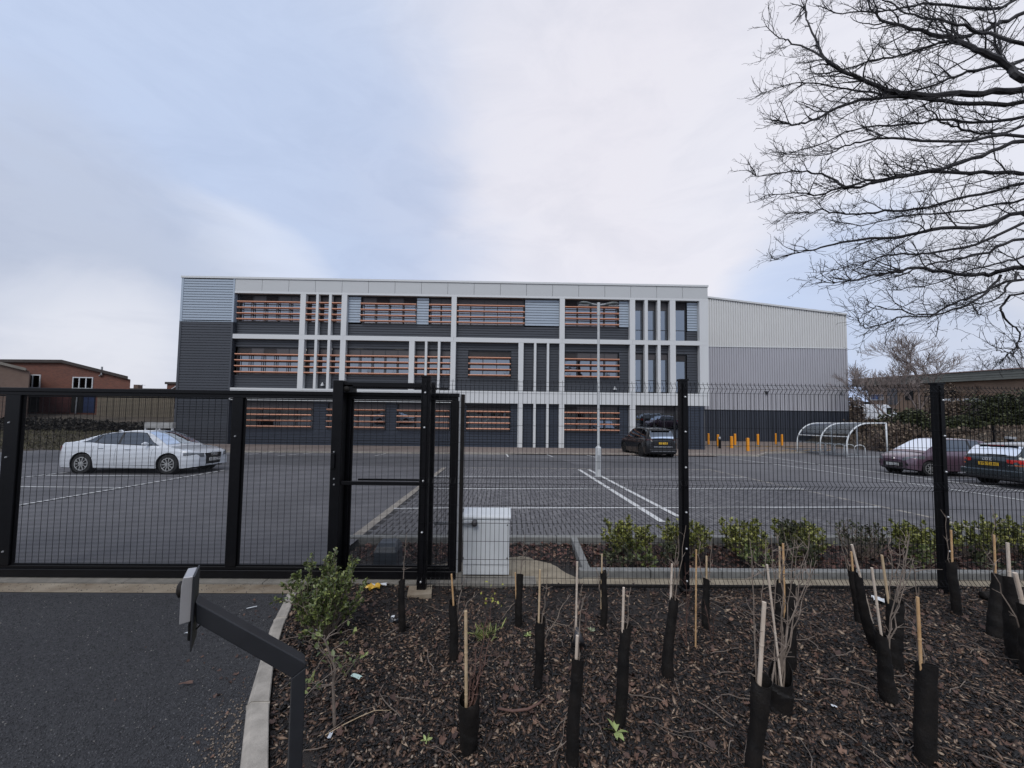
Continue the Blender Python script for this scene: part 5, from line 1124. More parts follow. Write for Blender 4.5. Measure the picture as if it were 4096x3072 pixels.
def car(name, label, pos, head, paint, L, W, wb, fo, r, belt, roof, wins, nosez, tailz, crown=.03, roofw=.66, spokes=10, sill=.20, rimk=.68, plate=None, lights=True, spec=None, group=None):
    spec = spec or {}
    root = thing(name, pos, label, 'car', group)
    Mr = Matrix.Rotation(-math.atan(SL), 3, 'X') @ Matrix.Rotation(head, 3, 'Z'); root.rotation_euler = Mr.to_euler()
    def bd(mb, nm, m, parent=root, **kw):
        o = mb.build(nm, m, None, **kw); o.parent = parent; return o
    xf = L/2-fo; xr_ = xf-wb; ra = r+.06; H2 = W/2
    belt = smoothP(belt); roof = smoothP(roof)
    def hw(x):
        t = abs(x)/(L/2); a = H2*(1-.035*t**3)
        e = max(0, (t-.80)/.20); return a*(1-.24*e**2.6)
    def ztf(x): return interp(belt, x)
    def prof(z, zt):
        f = z/max(.3, zt); return interp([(0, .90), (.2, .955), (.35, .985), (.55, 1.0), (.75, .99), (.88, .965), (.95, .935), (1.0, .885)], f)
    def zbf(x):
        z = sill+.06*max(0, (abs(x)-L/2+.35)/.35)
        for c in (xf, xr_):
            if abs(x-c) < ra: z = max(z, r+math.sqrt(max(0, ra*ra-(x-c)**2))*1.0)
        return z
    xsn = set(np.linspace(-L/2, L/2, 70).tolist())
    for c in (xf, xr_):
        for a in np.linspace(0, PI, 17): xsn.add(c+ra*math.cos(a)*.9999)
        xsn.add(c+ra+.003); xsn.add(c-ra-.003)
    for e in (.01, .03, .06, .1, .16): xsn.add(L/2-e); xsn.add(-L/2+e)
    xsn = sorted(xsn); fr = [0, .08, .2, .35, .5, .64, .76, .86, .94, 1.0]; tf = [.885, .7, .45, .2, 0]
    rows = []
    for x in xsn:
        zt = ztf(x); zb = zbf(x); h = hw(x); row = []
        for f in fr: z = zb+(zt-zb)*f; row.append((x, h*prof(z, zt), z))
        for y in tf[1:]: row.append((x, h*y, zt+crown*(1-(y/.885)**2)))
        full = row+[(p[0], -p[1], p[2]) for p in reversed(row[:-1])]; rows.append(full)
    q = MB(); q.grid(rows, flip=False); nc = len(rows[0]); q.f.append(tuple(range(nc))); q.m.append(0); o_ = (len(rows)-1)*nc; q.f.append(tuple(reversed(range(o_, o_+nc)))); q.m.append(0)
    body = bd(q, 'body', paint, smooth=True); body.data.update()
    md = body.modifiers.new('edge', 'EDGE_SPLIT'); md.split_angle = R(38)
    # underside and wells
    q = MB(); q.box((-L/2+.25, -H2*.86, sill-.02), (L/2-.25, H2*.86, sill+.10))
    for c in (xf, xr_): q.box((c-ra-.03, -H2*.97+.22, sill), (c+ra+.03, H2*.97-.22, r+ra+.02))
    for c in (xf, xr_):
        for s in (-1, 1): q.tube([(c, s*(H2-.24), r), (c, s*(H2-.04), r)], ra-.004, 20, cap=False)
    bd(q, 'underbody', M_well)
    # greenhouse
    x0 = roof[0][0]; x1 = roof[-1][0]; hm = max(p[1] for p in roof)
    def gs(x, s, off=0.0):
        zt = ztf(x)-.01; zr = max(zt+.001, interp(roof, x)); f = min(1, (zr-zt)/max(.1, (hm-zt))); yb = hw(x)*.87; yr = (yb+(H2*roofw-yb)*f**.8)
        if s <= 1: y = yb+(yr-yb)*s**1.25; z = zt+(zr-zt-.03*f)*s; ny, nz = 1, .35
        else: y = yr*(2-s); z = (zr-.03*f)+(.03*f+crown*.6)*(1-(2-s)**2.5); ny, nz = .1, 1
        ln = math.hypot(ny, nz); return (x, y+off*ny/ln, z+off*nz/ln)
    gx = sorted(set(np.linspace(x0, x1, 46).tolist()+[p[0] for p in roof])); ss = [0, .25, .5, .75, .92, 1, 1.06, 1.2, 1.45, 1.7, 2]
    rows = []
    for x in gx: half = [gs(x, s) for s in ss]; rows.append(half+[(p[0], -p[1], p[2]) for p in reversed(half[:-1])])
    q = MB(); q.grid(rows); rf = bd(q, 'roof', spec.get('roofm', paint), smooth=True)
    def patch(fn, us, vs, nm, m, parent=root, flip=False):
        return bd(MB().grid([[fn(u, v) for v in vs] for u in us], flip), nm, m, parent, smooth=True)
    for side in (1, -1):
        for (bx0, bx1, tx0, tx1) in wins:
            def fn(u, v, s=side): x = (bx0+(bx1-bx0)*u)*(1-v)+(tx0+(tx1-tx0)*u)*v; p = gs(x, .06+.86*v, .006); return (p[0], s*p[1], p[2])
            w_ = patch(fn, np.linspace(0, 1, 8), np.linspace(0, 1, 5), 'side_window', M_cglass, flip=side < 0)
    bb0 = min(w[0] for w in wins)-.05; bb1 = max(w[1] for w in wins)+.05; tt0 = min(w[2] for w in wins)-.02; tt1 = max(w[3] for w in wins)+.02
    for side in (1, -1):
        def fb(u, v, s=side): x = (bb0+(bb1-bb0)*u)*(1-v)+(tt0+(tt1-tt0)*u)*v; p = gs(x, .02+.94*v, .003); return (p[0], s*p[1], p[2])
        patch(fb, np.linspace(0, 1, 14), np.linspace(0, 1, 6), 'window_surround', M_trim, flip=side < 0)
    (ws0, ws1), (rs0, rs1) = spec['screens']
    def yz(x, v): 
        s = 1.05+.95*(1-abs(v)); p = gs(x, s, .006); return (p[0], math.copysign(p[1], v) if v else 0.0, p[2])
    patch(yz, np.linspace(ws0, ws1, 8), np.linspace(-1, 1, 11), 'windscreen', M_cglass); patch(yz, np.linspace(rs0, rs1, 8), np.linspace(-1, 1, 11), 'rear_window', M_cglass)
    # seams, handles, mirrors
    def bs(x, z, s=1, off=.004): return (x, s*(hw(x)*prof(z, ztf(x))+off), z)
    for s in (1, -1):
        q = MB()
        for xd in spec.get('doors', []):
            q.tube([bs(xd, z, s, .0) for z in np.linspace(sill+.06, ztf(xd)-.03, 8)], .004, 4, cap=False)
        q.tube([bs(x, sill+.10, s, 0) for x in np.linspace(xr_+ra+.05, xf-ra-.05, 8)], .005, 4, cap=False)
        bd(q, 'door_seam', M_trim)
        for xh in spec.get('handles', []):
            p = bs(xh, ztf(xh)-.14, s, .012); bd(MB().cbox(p, (.18, .03, .028)), 'door_handle', spec.get('handlem', paint), bevel=.006)
        xm = spec.get('mirror', ws0-.1); p = gs(xm, .05); q = MB(); rows = []
        for f, w in ((0, .02), (.25, .07), (.6, .085), (1, .05)):
            rows.append([(p[0]+.02+.05*math.cos(a)*w/.08-.03*f, s*(p[1]+.03+.20*f), p[2]+.05+w*.85*math.sin(a)) for a in np.linspace(0, 2*PI, 11)])
        q.grid(rows, flip=s > 0); q.f.append(tuple(len(q.v)-11+i for i in range(10))); q.m.append(0); bd(q, 'door_mirror', spec.get('mirrorm', paint), smooth=True)
    # wheels
    for c in (xf, xr_):
        for s in (1, -1):
            q = MB(); yo = H2-.035; q.tube([(c, s*(yo-.20), r), (c, s*(yo-.19), r), (c, s*(yo-.02), r), (c, s*yo, r)], [r*.9, r, r, r*.93], 28); ty = bd(q, 'wheel', M_tyre, smooth=False)
            rr = r*rimk; q = MB(); q.tube([(c, s*(yo+.002), r), (c, s*(yo+.006), r)], [rr*.97]*2, 26); bd(q, 'rim_well', M_well, ty)
            q = MB(); n_ = 26
            rows = [[(c+math.cos(2*PI*i/n_)*k_, s*(yo+.012+d_), r+math.sin(2*PI*i/n_)*k_) for i in range(n_+1)] for k_, d_ in ((rr, -.008), (rr, .002), (rr*.88, .0))]
            q.grid(rows, flip=s < 0)
            for i in range(spokes):
                a = 2*PI*i/spokes+.1; e = Vector((math.cos(a), 0, math.sin(a))); q.beam(Vector((c, s*(yo+.008), r))+e*rr*.10, Vector((c, s*(yo+.010), r))+e*rr*.93, rr*.13 if spokes > 6 else rr*.24, .012, up=(0, 1, 0))
            q.tube([(c, s*(yo+.004), r), (c, s*(yo+.024), r)], [rr*.22, rr*.17], 12); bd(q, 'rim', M_rim if not spec.get('darkrim') else M_trim, ty)
    # lamps wrap from the flank round the corner onto the end
    def wrap(end, xin, yin, z0, z1, nm, m, s, z0b=None, z1b=None):
        z0b = z0 if z0b is None else z0b; z1b = z1 if z1b is None else z1b
        pts = [(x, s*(hw(x)*prof((z0+z1)/2, ztf(x))+.008)) for x in np.linspace(end*xin, end*L/2, 7)]; he = hw(L/2)*prof((z0+z1)/2, max(.5, ztf(end*L/2)))
        pts += [(end*(L/2+.010), s*y) for y in np.linspace(he*.98, yin, 5)]; n_ = len(pts); rows = []
        for i, (x, y) in enumerate(pts): f = i/(n_-1); a = z0+(z0b-z0)*f; b = z1+(z1b-z1)*f; rows.append([(x, y, a), (x+end*.004, y+s*.003, (a+b)/2), (x, y, b)])
        return bd(MB().grid(rows, flip=(s*end < 0)), nm, m, smooth=True)
    for s in (1, -1):
        for a in spec.get('lamps', []): wrap(*a[:-1], s=s, **a[-1])
    for fn_ in spec.get('extras', []): fn_(root, bd, L, H2, hw, ztf)
    for end, zc, m, txt in (plate or []):
        x = end*(L/2+spec.get('plateoff', .03)); pl = bd(MB().box((x-.008, -.26, zc-.055), (x+.008, .26, zc+.055)), 'number_plate', m)
        Mx = Matrix.Translation((x+end*.0095, 0, zc-.004)) @ Matrix.Rotation(end*PI/2, 4, 'Z') @ Matrix.Rotation(PI/2, 4, 'X'); text_on('plate_lettering', txt, .105, M_trim, pl, Mx)
    return root
def rings(end, z, r=.055):
    def f(root, bd, L, H2, hw, ztf):
        for i in range(4): c = (-1.5+i)*r*1.5; bd(MB().tube([(end*(L/2+.035), c+math.cos(a)*r, z+math.sin(a)*r) for a in np.linspace(0, 2*PI, 17)], .008, 5, cap=False), 'badge_ring', M_chrome)
    return f
def endbox(nm, end, y0, y1, z0, z1, m, d=.02, bev=.01, slant=0, bars=0):
    def f(root, bd, L, H2, hw, ztf):
        x0 = end*(L/2-.05); x1 = end*(L/2+d); q = MB(); q.extr([(x0, y0, z0), (x0, y1, z0), (x0, y1+slant, z1), (x0, y0-slant, z1)], (x1-x0, 0, 0)); bd(q, nm, m, bevel=bev)
        for i in range(bars): zz_ = z0+(z1-z0)*(i+1)/(bars+1); bd(MB().box((min(x1, x1+end*.006), y0+.02, zz_-.005), (max(x1, x1+end*.006), y1-.02, zz_+.005)), 'grille_bar', M_chrome if False else M_trim)
    return f
P_w = mat('white_car_paint', (.66, .69, .73), .22, coat=1.0); P_k = mat('black_car_paint', (.003, .003, .004), .25, coat=.5); P_p = mat('purple_car_paint', (.12, .072, .10), .28, metal=.3, coat=1.0); P_g = mat('dark_teal_car_paint', (.018, .027, .032), .2, metal=.3, coat=1.0)
# white saloon on the left, side on
car('parked_car', 'white saloon car parked side-on on the left behind the gate', ((-14.51-11.62)/2-.0, 13.45+.93, gz(0, 14.38)+.005), 0.0, P_w, 4.76, 1.87, 2.91, .87, .335,
    [(-2.38, .88), (-2.33, .98), (-2.0, 1.055), (-1.5, 1.06), (-.6, 1.0), (.4, .97), (1.0, .96), (1.55, .90), (2.1, .79), (2.30, .70), (2.38, .60)],
    [(-1.95, 1.03), (-1.6, 1.14), (-1.05, 1.34), (-.45, 1.445), (.1, 1.465), (.5, 1.43), (.95, 1.20), (1.38, .92)],
    [(-1.55, -1.12, -1.08, -1.0), (-1.06, -.32, -.93, -.32), (-.24, 1.10, -.24, .48)], .6, .9,
    spec=dict(screens=((.52, 1.28), (-1.75, -.85)), doors=[-1.05, -.28, .95], handles=[-.80, .12], mirror=.72, plateoff=.05,
              lamps=[(1, 2.0, .46, .60, .75, dict(nm='headlight', m=M_hl, z0b=.56, z1b=.70)), (-1, 2.2, .45, .72, .92, dict(nm='tail_light', m=M_red))],
              extras=[endbox('grille', 1, -.33, .33, .30, .70, M_trim, .02, .03, .05, 5), rings(1, .64, .045), endbox('bumper_intake', 1, .46, .62, .28, .35, M_trim, -.005, .01), endbox('bumper_intake', 1, -.62, -.46, .28, .35, M_trim, -.005, .01),
                      lambda root, bd, L, H2, hw, ztf: bd(MB().tube([(-.95, 0, 1.40), (-1.05, 0, 1.46), (-1.12, 0, 1.44)], [.03, .02, .008], 6), 'roof_aerial', P_w)]), plate=[(1, .47, M_plw, 'FJ12 XCW')], crown=.025)
# black people carrier / SUV by the entrance
car('parked_car', 'black SUV seen from behind, parked nose-in by the office entrance', (8.98, 24.45, gz(0, 24.45)+.01), PI/2+R(3), P_k, 4.63, 1.96, 2.78, .90, .36,
    [(-2.315, .95), (-2.25, 1.03), (-1.8, 1.08), (-.5, 1.06), (.8, 1.04), (1.4, 1.0), (2.0, .90), (2.315, .70)],
    [(-2.30, 1.04), (-2.16, 1.22), (-2.02, 1.52), (-1.6, 1.66), (-.4, 1.72), (.4, 1.66), (.9, 1.40), (1.45, 1.03)],
    [(-1.8, -1.15, -1.75, -1.15), (-1.05, -.15, -1.05, -.2), (-.05, 1.0, -.1, .45)], .7, .95,
    spec=dict(screens=((.5, 1.35), (-2.26, -2.03)), doors=[-1.1, -.1, 1.0], handles=[-.85, .15], mirror=.9, darkrim=True,
              lamps=[(-1, 2.05, .62, .95, 1.06, dict(nm='tail_light', m=mat('dark_red_lens', (.05, .008, .008), .15, coat=.8), z0b=.97))],
              extras=[endbox('tailgate_trim', -1, -.55, .55, .60, .635, M_chrome, .012, .003), endbox('bumper', -1, -.80, .80, .30, .50, M_trim, .035, .03), endbox('bumper_strip', -1, -.70, .70, .36, .375, M_chrome, .040, .003), lambda root, bd, L, H2, hw, ztf: bd(MB().box((-2.16, -.55, 1.545), (-1.98, .55, 1.565)), 'spoiler', P_k)]), plate=[(-1, .82, M_ply, 'AF21 ZHK')], spokes=10, rimk=.72)
# purple city car
hp = PI-R(2); c_ = Vector((16.8, 15.04)); u_ = Vector((math.cos(hp), math.sin(hp))); n_l = Vector((-u_.y, u_.x))
fx = 3.44/2-.70; cc = c_-u_*fx-n_l*(.80)
car('parked_car', 'small purple hatchback facing left in front of the hedge', (cc.x, cc.y, gz(0, cc.y)+.01), hp, P_p, 3.44, 1.64, 2.34, .70, .285,
    [(-1.72, .80), (-1.66, .92), (-1.2, .98), (-.2, .97), (.6, .95), (1.0, .90), (1.4, .80), (1.62, .70), (1.72, .58)],
    [(-1.68, .95), (-1.55, 1.20), (-1.40, 1.38), (-1.0, 1.45), (-.2, 1.475), (.2, 1.44), (.6, 1.22), (1.12, .90)],
    [(-1.25, -.75, -1.1, -.75), (-.66, .62, -.66, .22)], .6, .8,
    spec=dict(screens=((.24, 1.0), (-1.64, -1.40)), doors=[-.7, .72], handles=[-.45], mirror=.62,
              lamps=[(1, 1.20, .42, .62, .80, dict(nm='headlight', m=M_hl, z0b=.56, z1b=.66)), (-1, 1.55, .60, .75, 1.0, dict(nm='tail_light', m=M_red))],
              extras=[endbox('grille', 1, -.42, .42, .30, .50, M_trim, .02, .02, .0, 4), endbox('lower_grille', 1, -.50, .50, .215, .28, M_trim, .01, .01), endbox('bumper_intake', 1, .50, .62, .36, .47, M_trim, .0, .01), endbox('bumper_intake', 1, -.62, -.50, .36, .47, M_trim, .0, .01), endbox('badge', 1, -.05, .05, .60, .68, M_chrome, .012, .01),
                      lambda root, bd, L, H2, hw, ztf: bd(MB().beam((1.02, .50, .955), (.93, -.25, 1.02), .02, .015), 'wiper', M_trim)]), plate=[(1, .40, M_plw, 'DL13 RGV')], spokes=8, rimk=.70, roofw=.68)
# dark estate cut off by the right edge
car('parked_car', 'dark teal estate car seen from behind, cut off by the right edge', (16.25+2.35, 12.82, gz(0, 12.82)+.01), R(2), P_g, 4.70, 1.83, 2.81, .90, .325,
    [(-2.35, .82), (-2.30, .95), (-2.1, 1.0), (-.5, .98), (.8, .95), (1.5, .90), (2.1, .78), (2.35, .6)],
    [(-2.30, .98), (-2.15, 1.12), (-1.92, 1.34), (-1.5, 1.42), (-.5, 1.46), (.3, 1.43), (.8, 1.2), (1.35, .92)],
    [(-1.9, -1.15, -1.65, -1.15), (-1.05, -.2, -1.05, -.25), (-.1, .85, -.15, .35)], .6, .9,
    spec=dict(screens=((.4, 1.2), (-2.26, -1.95)), doors=[-1.1, -.15, .9], handles=[-.85, .1], mirror=.8,
              lamps=[(-1, 1.95, .46, .74, .90, dict(nm='tail_light', m=M_red, z0b=.80)), (-1, 2.0, .66, .70, .735, dict(nm='tail_light', m=M_amber))],
              extras=[rings(-1, .885, .042), endbox('plate_recess', -1, -.33, .33, .66, .80, M_trim, .008, .01), endbox('bumper', -1, -.80, .80, .36, .56, P_g, .05, .04), endbox('bumper_lip', -1, -.76, .76, .24, .33, M_trim, .02, .02),
                      endbox('model_badge', -1, -.62, -.48, .70, .72, M_chrome, .012, .002), lambda root, bd, L, H2, hw, ztf: bd(MB().beam((-2.27, .10, 1.04), (-2.27, -.40, 1.045), .03, .02), 'wiper', M_trim), lambda root, bd, L, H2, hw, ztf: bd(MB().box((-2.02, -.50, 1.335), (-1.93, .50, 1.352)), 'spoiler', P_g), lambda root, bd, L, H2, hw, ztf: bd(MB().box((-2.035, -.22, 1.336), (-2.021, .22, 1.350)), 'brake_light', M_red)]), plate=[(-1, .73, M_ply, 'FP57 ZHJ')])
p = at(4042, 1752, 22.0); tb = thing('vent_stub', (p.x, 22, gz(0, 22)), 'short black stub with a pale cap behind the dark estate', 'vent')
MB().tube([(p.x, 22, gz(0, 22)-.1), (p.x, 22, p.z-.05)], .13, 10).build('stub', M_guard, tb); MB().tube([(p.x, 22, p.z-.05), (p.x, 22, p.z+.06)], .24, 12).build('cap', M_galv, tb)

# ------------------------------------------------------------------ bare trees
def baretree(name, base, h, spread, seed, m, label, group=None, trunkr=.09, depth=4, fan=.5, nb=3, rmin=.016):
    t = thing(name, base, label, 'tree', group)
    rnd = random.Random(seed); qt = MB(); qc = MB(); B = Vector(base)
    def rec(p, d, L, r, lv):
        pts = wob(p, d, L, 5, .17, .03, rnd); q = qt if lv >= depth-1 else qc
        q.tube(pts, [max(rmin, r*(1-.45*i/5)) for i in range(6)], 6 if lv >= depth-1 else (4 if lv > 1 else 3), cap=False)
        if lv == 0: return
        n_ = nb+(1 if lv < 3 else 0)
        for i in range(n_):
            k_ = rnd.randint(2, 5) if i else 5; dd = (pts[k_]-pts[k_-1]).normalized(); a = Vector((rnd.gauss(0, 1), rnd.gauss(0, 1), rnd.gauss(.15, .5))); dd = (dd+a.normalized()*fan*rnd.uniform(.6, 1.4)*spread).normalized()
            rec(pts[k_], dd, L*rnd.uniform(.60, .80), r*(.52 if i else .6), lv-1)
    rec(B-Vector((0, 0, .2)), (rnd.gauss(0, .05), rnd.gauss(0, .05), 1), h*.33, trunkr, depth)
    qt.build('trunk', m, t, smooth=True); qc.build('crown', m, t); return t

def pt(u, v, Y): q_ = at(u, v, Y); return (q_.x, Y, q_.z)
b1 = at(3600, 1690, 33); baretree('bare_tree', (b1.x, 33, terr(b1.x, 33)), 9.6, .9, 3, M_barkl, 'smaller left one of two pale bare trees, beside the white van', 'bare trees on the right bank', .11, 5, .62, 4, .011)
b1 = at(3668, 1690, 34); baretree('bare_tree', (b1.x, 34, terr(b1.x, 34)), 10.6, .9, 11, M_barkl, 'taller right one of the two pale bare trees before the brick hall', 'bare trees on the right bank', .11, 5, .60, 4, .011)
b1 = at(3925, 1600, 74); baretree('bare_tree', (b1.x, 74, .5), 16.0, 1.0, 5, M_bark, 'dark bare tree rising behind the roof of the brick hall', None, .2, 5, .55, 3)
b1 = at(4070, 1600, 80); baretree('bare_tree', (b1.x, 80, .5), 13.5, 1.2, 6, M_barkl, 'low pale bare tree behind the hall at the right edge', None, .2, 5, .65, 3)
b1 = at(3820, 1600, 80); baretree('bare_tree', (b1.x, 80, .5), 12.5, 1.0, 8, M_barkl, 'faint pale bare tree behind the hall roof, left of the dark one', None, .15, 5, .55, 3)
# trees behind the viewer, seen only in the office windows
TB = baretree('bare_tree', (-14, -14, 0), 10.5, 1.0, 21, M_bark, 'bare tree behind the viewer, mirrored in the office windows', 'trees mirrored in the office windows', .2, 5, .55, 3)
for x, y, s, a in ((-5, -12, .9, 1), (4, -15, 1.05, 2.2), (12, -12, .95, 3.4), (21, -14, 1.0, 4.4), (-24, -12, 1.0, 5.1)):
    c = TB.copy(); COL.objects.link(c); c.location = (x, y, 0); c.scale = (s, s, s); c.rotation_euler = (0, 0, a)
    c['label'] = {-5: 'smallest mirrored tree behind the viewer', 4: 'largest mirrored tree behind the viewer, right of centre', 12: 'mirrored tree behind the viewer, on the right', 21: 'rightmost mirrored tree behind the viewer', -24: 'leftmost mirrored tree behind the viewer'}[x]
    for ch in TB.children: d = ch.copy(); COL.objects.link(d); d.parent = c; d.matrix_parent_inverse = ch.matrix_parent_inverse.copy()

# the big bare tree whose branches hang in from the right
TX, TY = 10.4, 5.6
bt = thing('overhanging_tree', (TX, TY, 0), 'large leafless tree whose long branches hang into the sky from the right', 'tree')
rnd = random.Random(4)
qt = MB(); tp_ = [(TX, TY, -.3), (TX+.05, TY, 1.5), (TX-.1, TY+.1, 3.5), (TX+.05, TY+.1, 5.5), (TX-.15, TY, 7.5), (TX-.1, TY-.1, 10), (TX-.4, TY, 13)]
qt.tube(tp_, [.42, .34, .30, .26, .21, .15, .06], 12); qt.build('trunk', M_bark, bt, smooth=True)
Z5 = lambda u, v: (2900+u*.5424, v*.5424); Z6 = lambda u, v: (2900+u*.5424, 800+v*.5424)
LIMBS = [
 (Z5, 5.2, .075, [(2205,590),(2100,500),(1900,380),(1750,320),(1600,260),(1300,190),(1150,150),(1080,60),(1030,-60)]),
 (Z5, 5.5, .05, [(2205,560),(2060,440),(1990,330),(1990,120),(1930,-40)]),
 (Z5, 6.0, .045, [(2205,90),(2000,180),(1800,270),(1650,300),(1500,350),(1300,400),(1050,460),(850,520),(700,560)]),
 (Z5, 5.4, .07, [(2205,660),(1900,690),(1550,700),(1300,690),(1150,650),(1000,580),(800,480),(720,420),(640,250),(600,100),(560,60)]),
 (Z5, 5.4, .02, [(800,480),(720,420),(500,320),(400,270),(300,185)]),
 (Z5, 5.8, .05, [(2205,760),(1700,750),(1400,720),(1000,740),(700,860),(560,910),(440,905),(365,885)]),
 (Z5, 5.5, .035, [(2205,870),(1900,900),(1600,890),(1300,920),(950,950),(700,1060),(480,1130)]),
 (Z5, 6.3, .035, [(2205,920),(1950,990),(1750,950),(1600,900),(1500,800),(1400,740)]),
 (Z5, 5.0, .03, [(2205,1000),(1700,1050),(1250,1020),(1000,1050),(850,1100),(700,1140),(400,1140)]),
 (Z5, 5.7, .045, [(2205,1270),(1900,1275),(1500,1275),(1200,1310),(900,1380),(700,1430),(500,1430),(300,1440)]),
 (Z5, 5.2, .04, [(2205,1040),(1900,1150),(1600,1240),(1350,1290),(1000,1370),(870,1380),(740,1290),(600,1270),(450,1270),(260,1300),(180,1260)]),
 (Z5, 6.1, .035, [(2205,1350),(1800,1450),(1400,1540),(1100,1570),(900,1580),(740,1550),(600,1560),(440,1580)]),
 (Z6, 5.5, .045, [(2205,90),(1900,200),(1500,220),(1300,270),(1000,290),(750,340),(600,380),(430,415),(350,430)]),
 (Z6, 6.0, .035, [(2205,180),(1850,330),(1600,380),(1400,400),(1200,410),(1000,470),(720,530)]),
 (Z6, 5.2, .05, [(2205,500),(1950,550),(1700,545),(1400,500),(1200,540),(1000,580),(850,610),(670,610)]),
 (Z6, 5.8, .028, [(2205,580),(2000,640),(1850,700),(1700,760),(1500,850),(1300,860),(1200,900),(1040,940),(990,900)]),
 (Z6, 5.2, .022, [(2030,560),(1930,680),(1750,790),(1500,850),(1300,820),(1100,790),(1000,870)]),
 (Z6, 4.9, .018, [(2205,690),(2060,760),(2040,820),(2110,910),(2170,980),(2150,1080),(2100,1140),(2010,1200)]),
 (Z6, 4.9, .010, [(2165,1040),(2120,1130),(2050,1120),(2010,1100)]),
 (Z6, 5.6, .02, [(2170,530),(2080,640),(1980,740),(1800,770),(1680,760)]),
 (Z5, 6.4, .04, [(2205,-40),(2000,60),(1750,60),(1500,20),(1300,60),(1100,80),(800,90),(700,40)]),
 (Z5, 4.9, .035, [(2205,330),(1900,230),(1650,160),(1400,120),(1200,20),(1100,-50)]),
 (Z5, 6.6, .04, [(2205,440),(1900,500),(1700,560),(1500,640),(1200,690),(900,660),(650,610),(430,630),(230,710)]),
 (Z6, 6.4, .03, [(2205,0),(1900,60),(1600,100),(1300,120),(1000,180),(800,160)]),
 (Z6, 5.0, .03, [(2205,300),(1950,380),(1700,430),(1450,500),(1250,560),(1050,620)]),
 (Z6, 6.5, .025, [(2205,420),(2000,470),(1800,520),(1600,600),(1400,640),(1200,660)]),
]
def twigs(q, pts, r, lv, dens):
    Lt = sum((b-a).length for a, b in zip(pts, pts[1:])); n_ = max(2, int(Lt*dens))
    for _ in range(n_):
        f = rnd.random()**.8; k_ = f*(len(pts)-1); i = min(int(k_), len(pts)-2); p = pts[i].lerp(pts[i+1], k_-i); ax = (pts[i+1]-pts[i]).normalized()
        sd = Vector((rnd.gauss(0, .35), rnd.gauss(0, .75), rnd.gauss(.12, .6))); d = (ax*.85+sd*.75).normalized()
        if lv == 2:
            L_ = rnd.uniform(.30, 1.15)*(1-.78*f)+.08; tw = wob(p, d, L_, 7, .15, .03, rnd); rr = min(.011, max(.0040, r*.22*(1-.4*f))); q.tube(tw, [rr*(1-.62*j/7) for j in range(8)], 4, cap=False); twigs(q, tw, rr, 1, 11.5)
        else:
            L_ = rnd.uniform(.07, .32); tw = wob(p, d, L_, 4, .22, .08, rnd); rr = .0036; q.tube(tw, [rr, rr*.85, rr*.75, rr*.65, rr*.55], 3, cap=False)
            for j in (2, 3, 4):
                if rnd.random() < .75:
                    e = (tw[j]-tw[j-1]).normalized()+Vector((rnd.gauss(0, .8), rnd.gauss(0, .8), rnd.gauss(0, .8))); s_ = tw[j]+e.normalized()*rnd.uniform(.02, .07); q.tube([tw[j], s_, s_+e.normalized()*.012], [.0024, .0020, .0034], 3, cap=False)
for Zf, Y, r, px in LIMBS:
    q = MB(); pts = []; n_ = len(px); free = px[0][0] < 2205
    for i, (u, v) in enumerate(px):
        a = Zf(u, v); pts.append(at(a[0], a[1], Y-.5*(i/(n_-1))*(1 if Y > 5.5 else -1)+rnd.gauss(0, .06)))
    if not free:
        s_ = pts[0]; zc = max(1.8, min(10, s_.z-.25*(TX-s_.x)+(.9 if s_.z > 6 else .2))); base = Vector((TX-.1, TY, zc)); mid = base.lerp(s_, .55)+Vector((0, 0, .12)); pts = [base, mid]+pts
    fine = []
    for i in range(len(pts)-1):
        p0, p1, p2, p3 = pts[max(0, i-1)], pts[i], pts[i+1], pts[min(len(pts)-1, i+2)]
        for j in range(4):
            t = j/4; fine.append(.5*((2*p1)+(-p0+p2)*t+(2*p0-5*p1+4*p2-p3)*t*t+(-p0+3*p1-3*p2+p3)*t**3)+Vector((rnd.gauss(0, .010), rnd.gauss(0, .010), rnd.gauss(0, .012))))
    fine.append(pts[-1]); m_ = len(fine)
    rad = [max(.004, r*(.72 if not free else .6)*(1-(i/(m_-1)))**1.0+.0045) for i in range(m_)]
    q.tube(fine, rad, 7, cap=False); twigs(q, fine[6 if not free else 0:], r, 2, 7.6); q.build('limb', M_bark, bt)

# ------------------------------------------------------------------ left side: brick buildings, fence, bank
def brickhall(name, prof_, y0, depth, m, label, roofm, eave=.28):
    xs_ = [p[0] for p in prof_]; zb = terr(min(-30, xs_[0]), y0)-.4; zb = min(zb, 0.0)
    t = thing(name, ((xs_[0]+xs_[-1])/2, y0, zb), label, 'building')
    poly = [(xs_[0], y0, zb)]+[(x, y0, z) for x, z in prof_]+[(xs_[-1], y0, zb)]; MB().extr(list(reversed(poly)), (-depth*.95, depth*.8, 0)).build('wall', m, t)
    q = MB()
    for (xa, za), (xb, zb2) in zip(prof_, prof_[1:]): q.extr([(xa, y0-.25, za+.01), (xb, y0-.25, zb2+.01), (xb, y0-.25, zb2+eave), (xa, y0-.25, za+eave)], (-depth*.95-.2, depth*.8+.3, 0))
    q.build('roof', roofm, t); return t
M_fasciad = mat('dark_fascia', (.045, .036, .032), .8, var=.25, vs=3); M_blue = mat('blue_door', (.025, .040, .095), .5); M_maroon = mat('maroon_board', (.085, .030, .030), .7, var=.15, vs=3)
HY = 36.0
def hx(u, v, Y=HY): p = at(u, v, Y); return p.x, p.z
pk = hx(258, 1452); ev = hx(522, 1518); lf = hx(-160, 1449); 
bA = brickhall('brick_building', [(lf[0]-6, lf[1]-.3), lf, pk, ev], HY, 16, M_brickr, 'red brick building with low gabled roof and white-framed windows beyond the gate', M_fasciad)
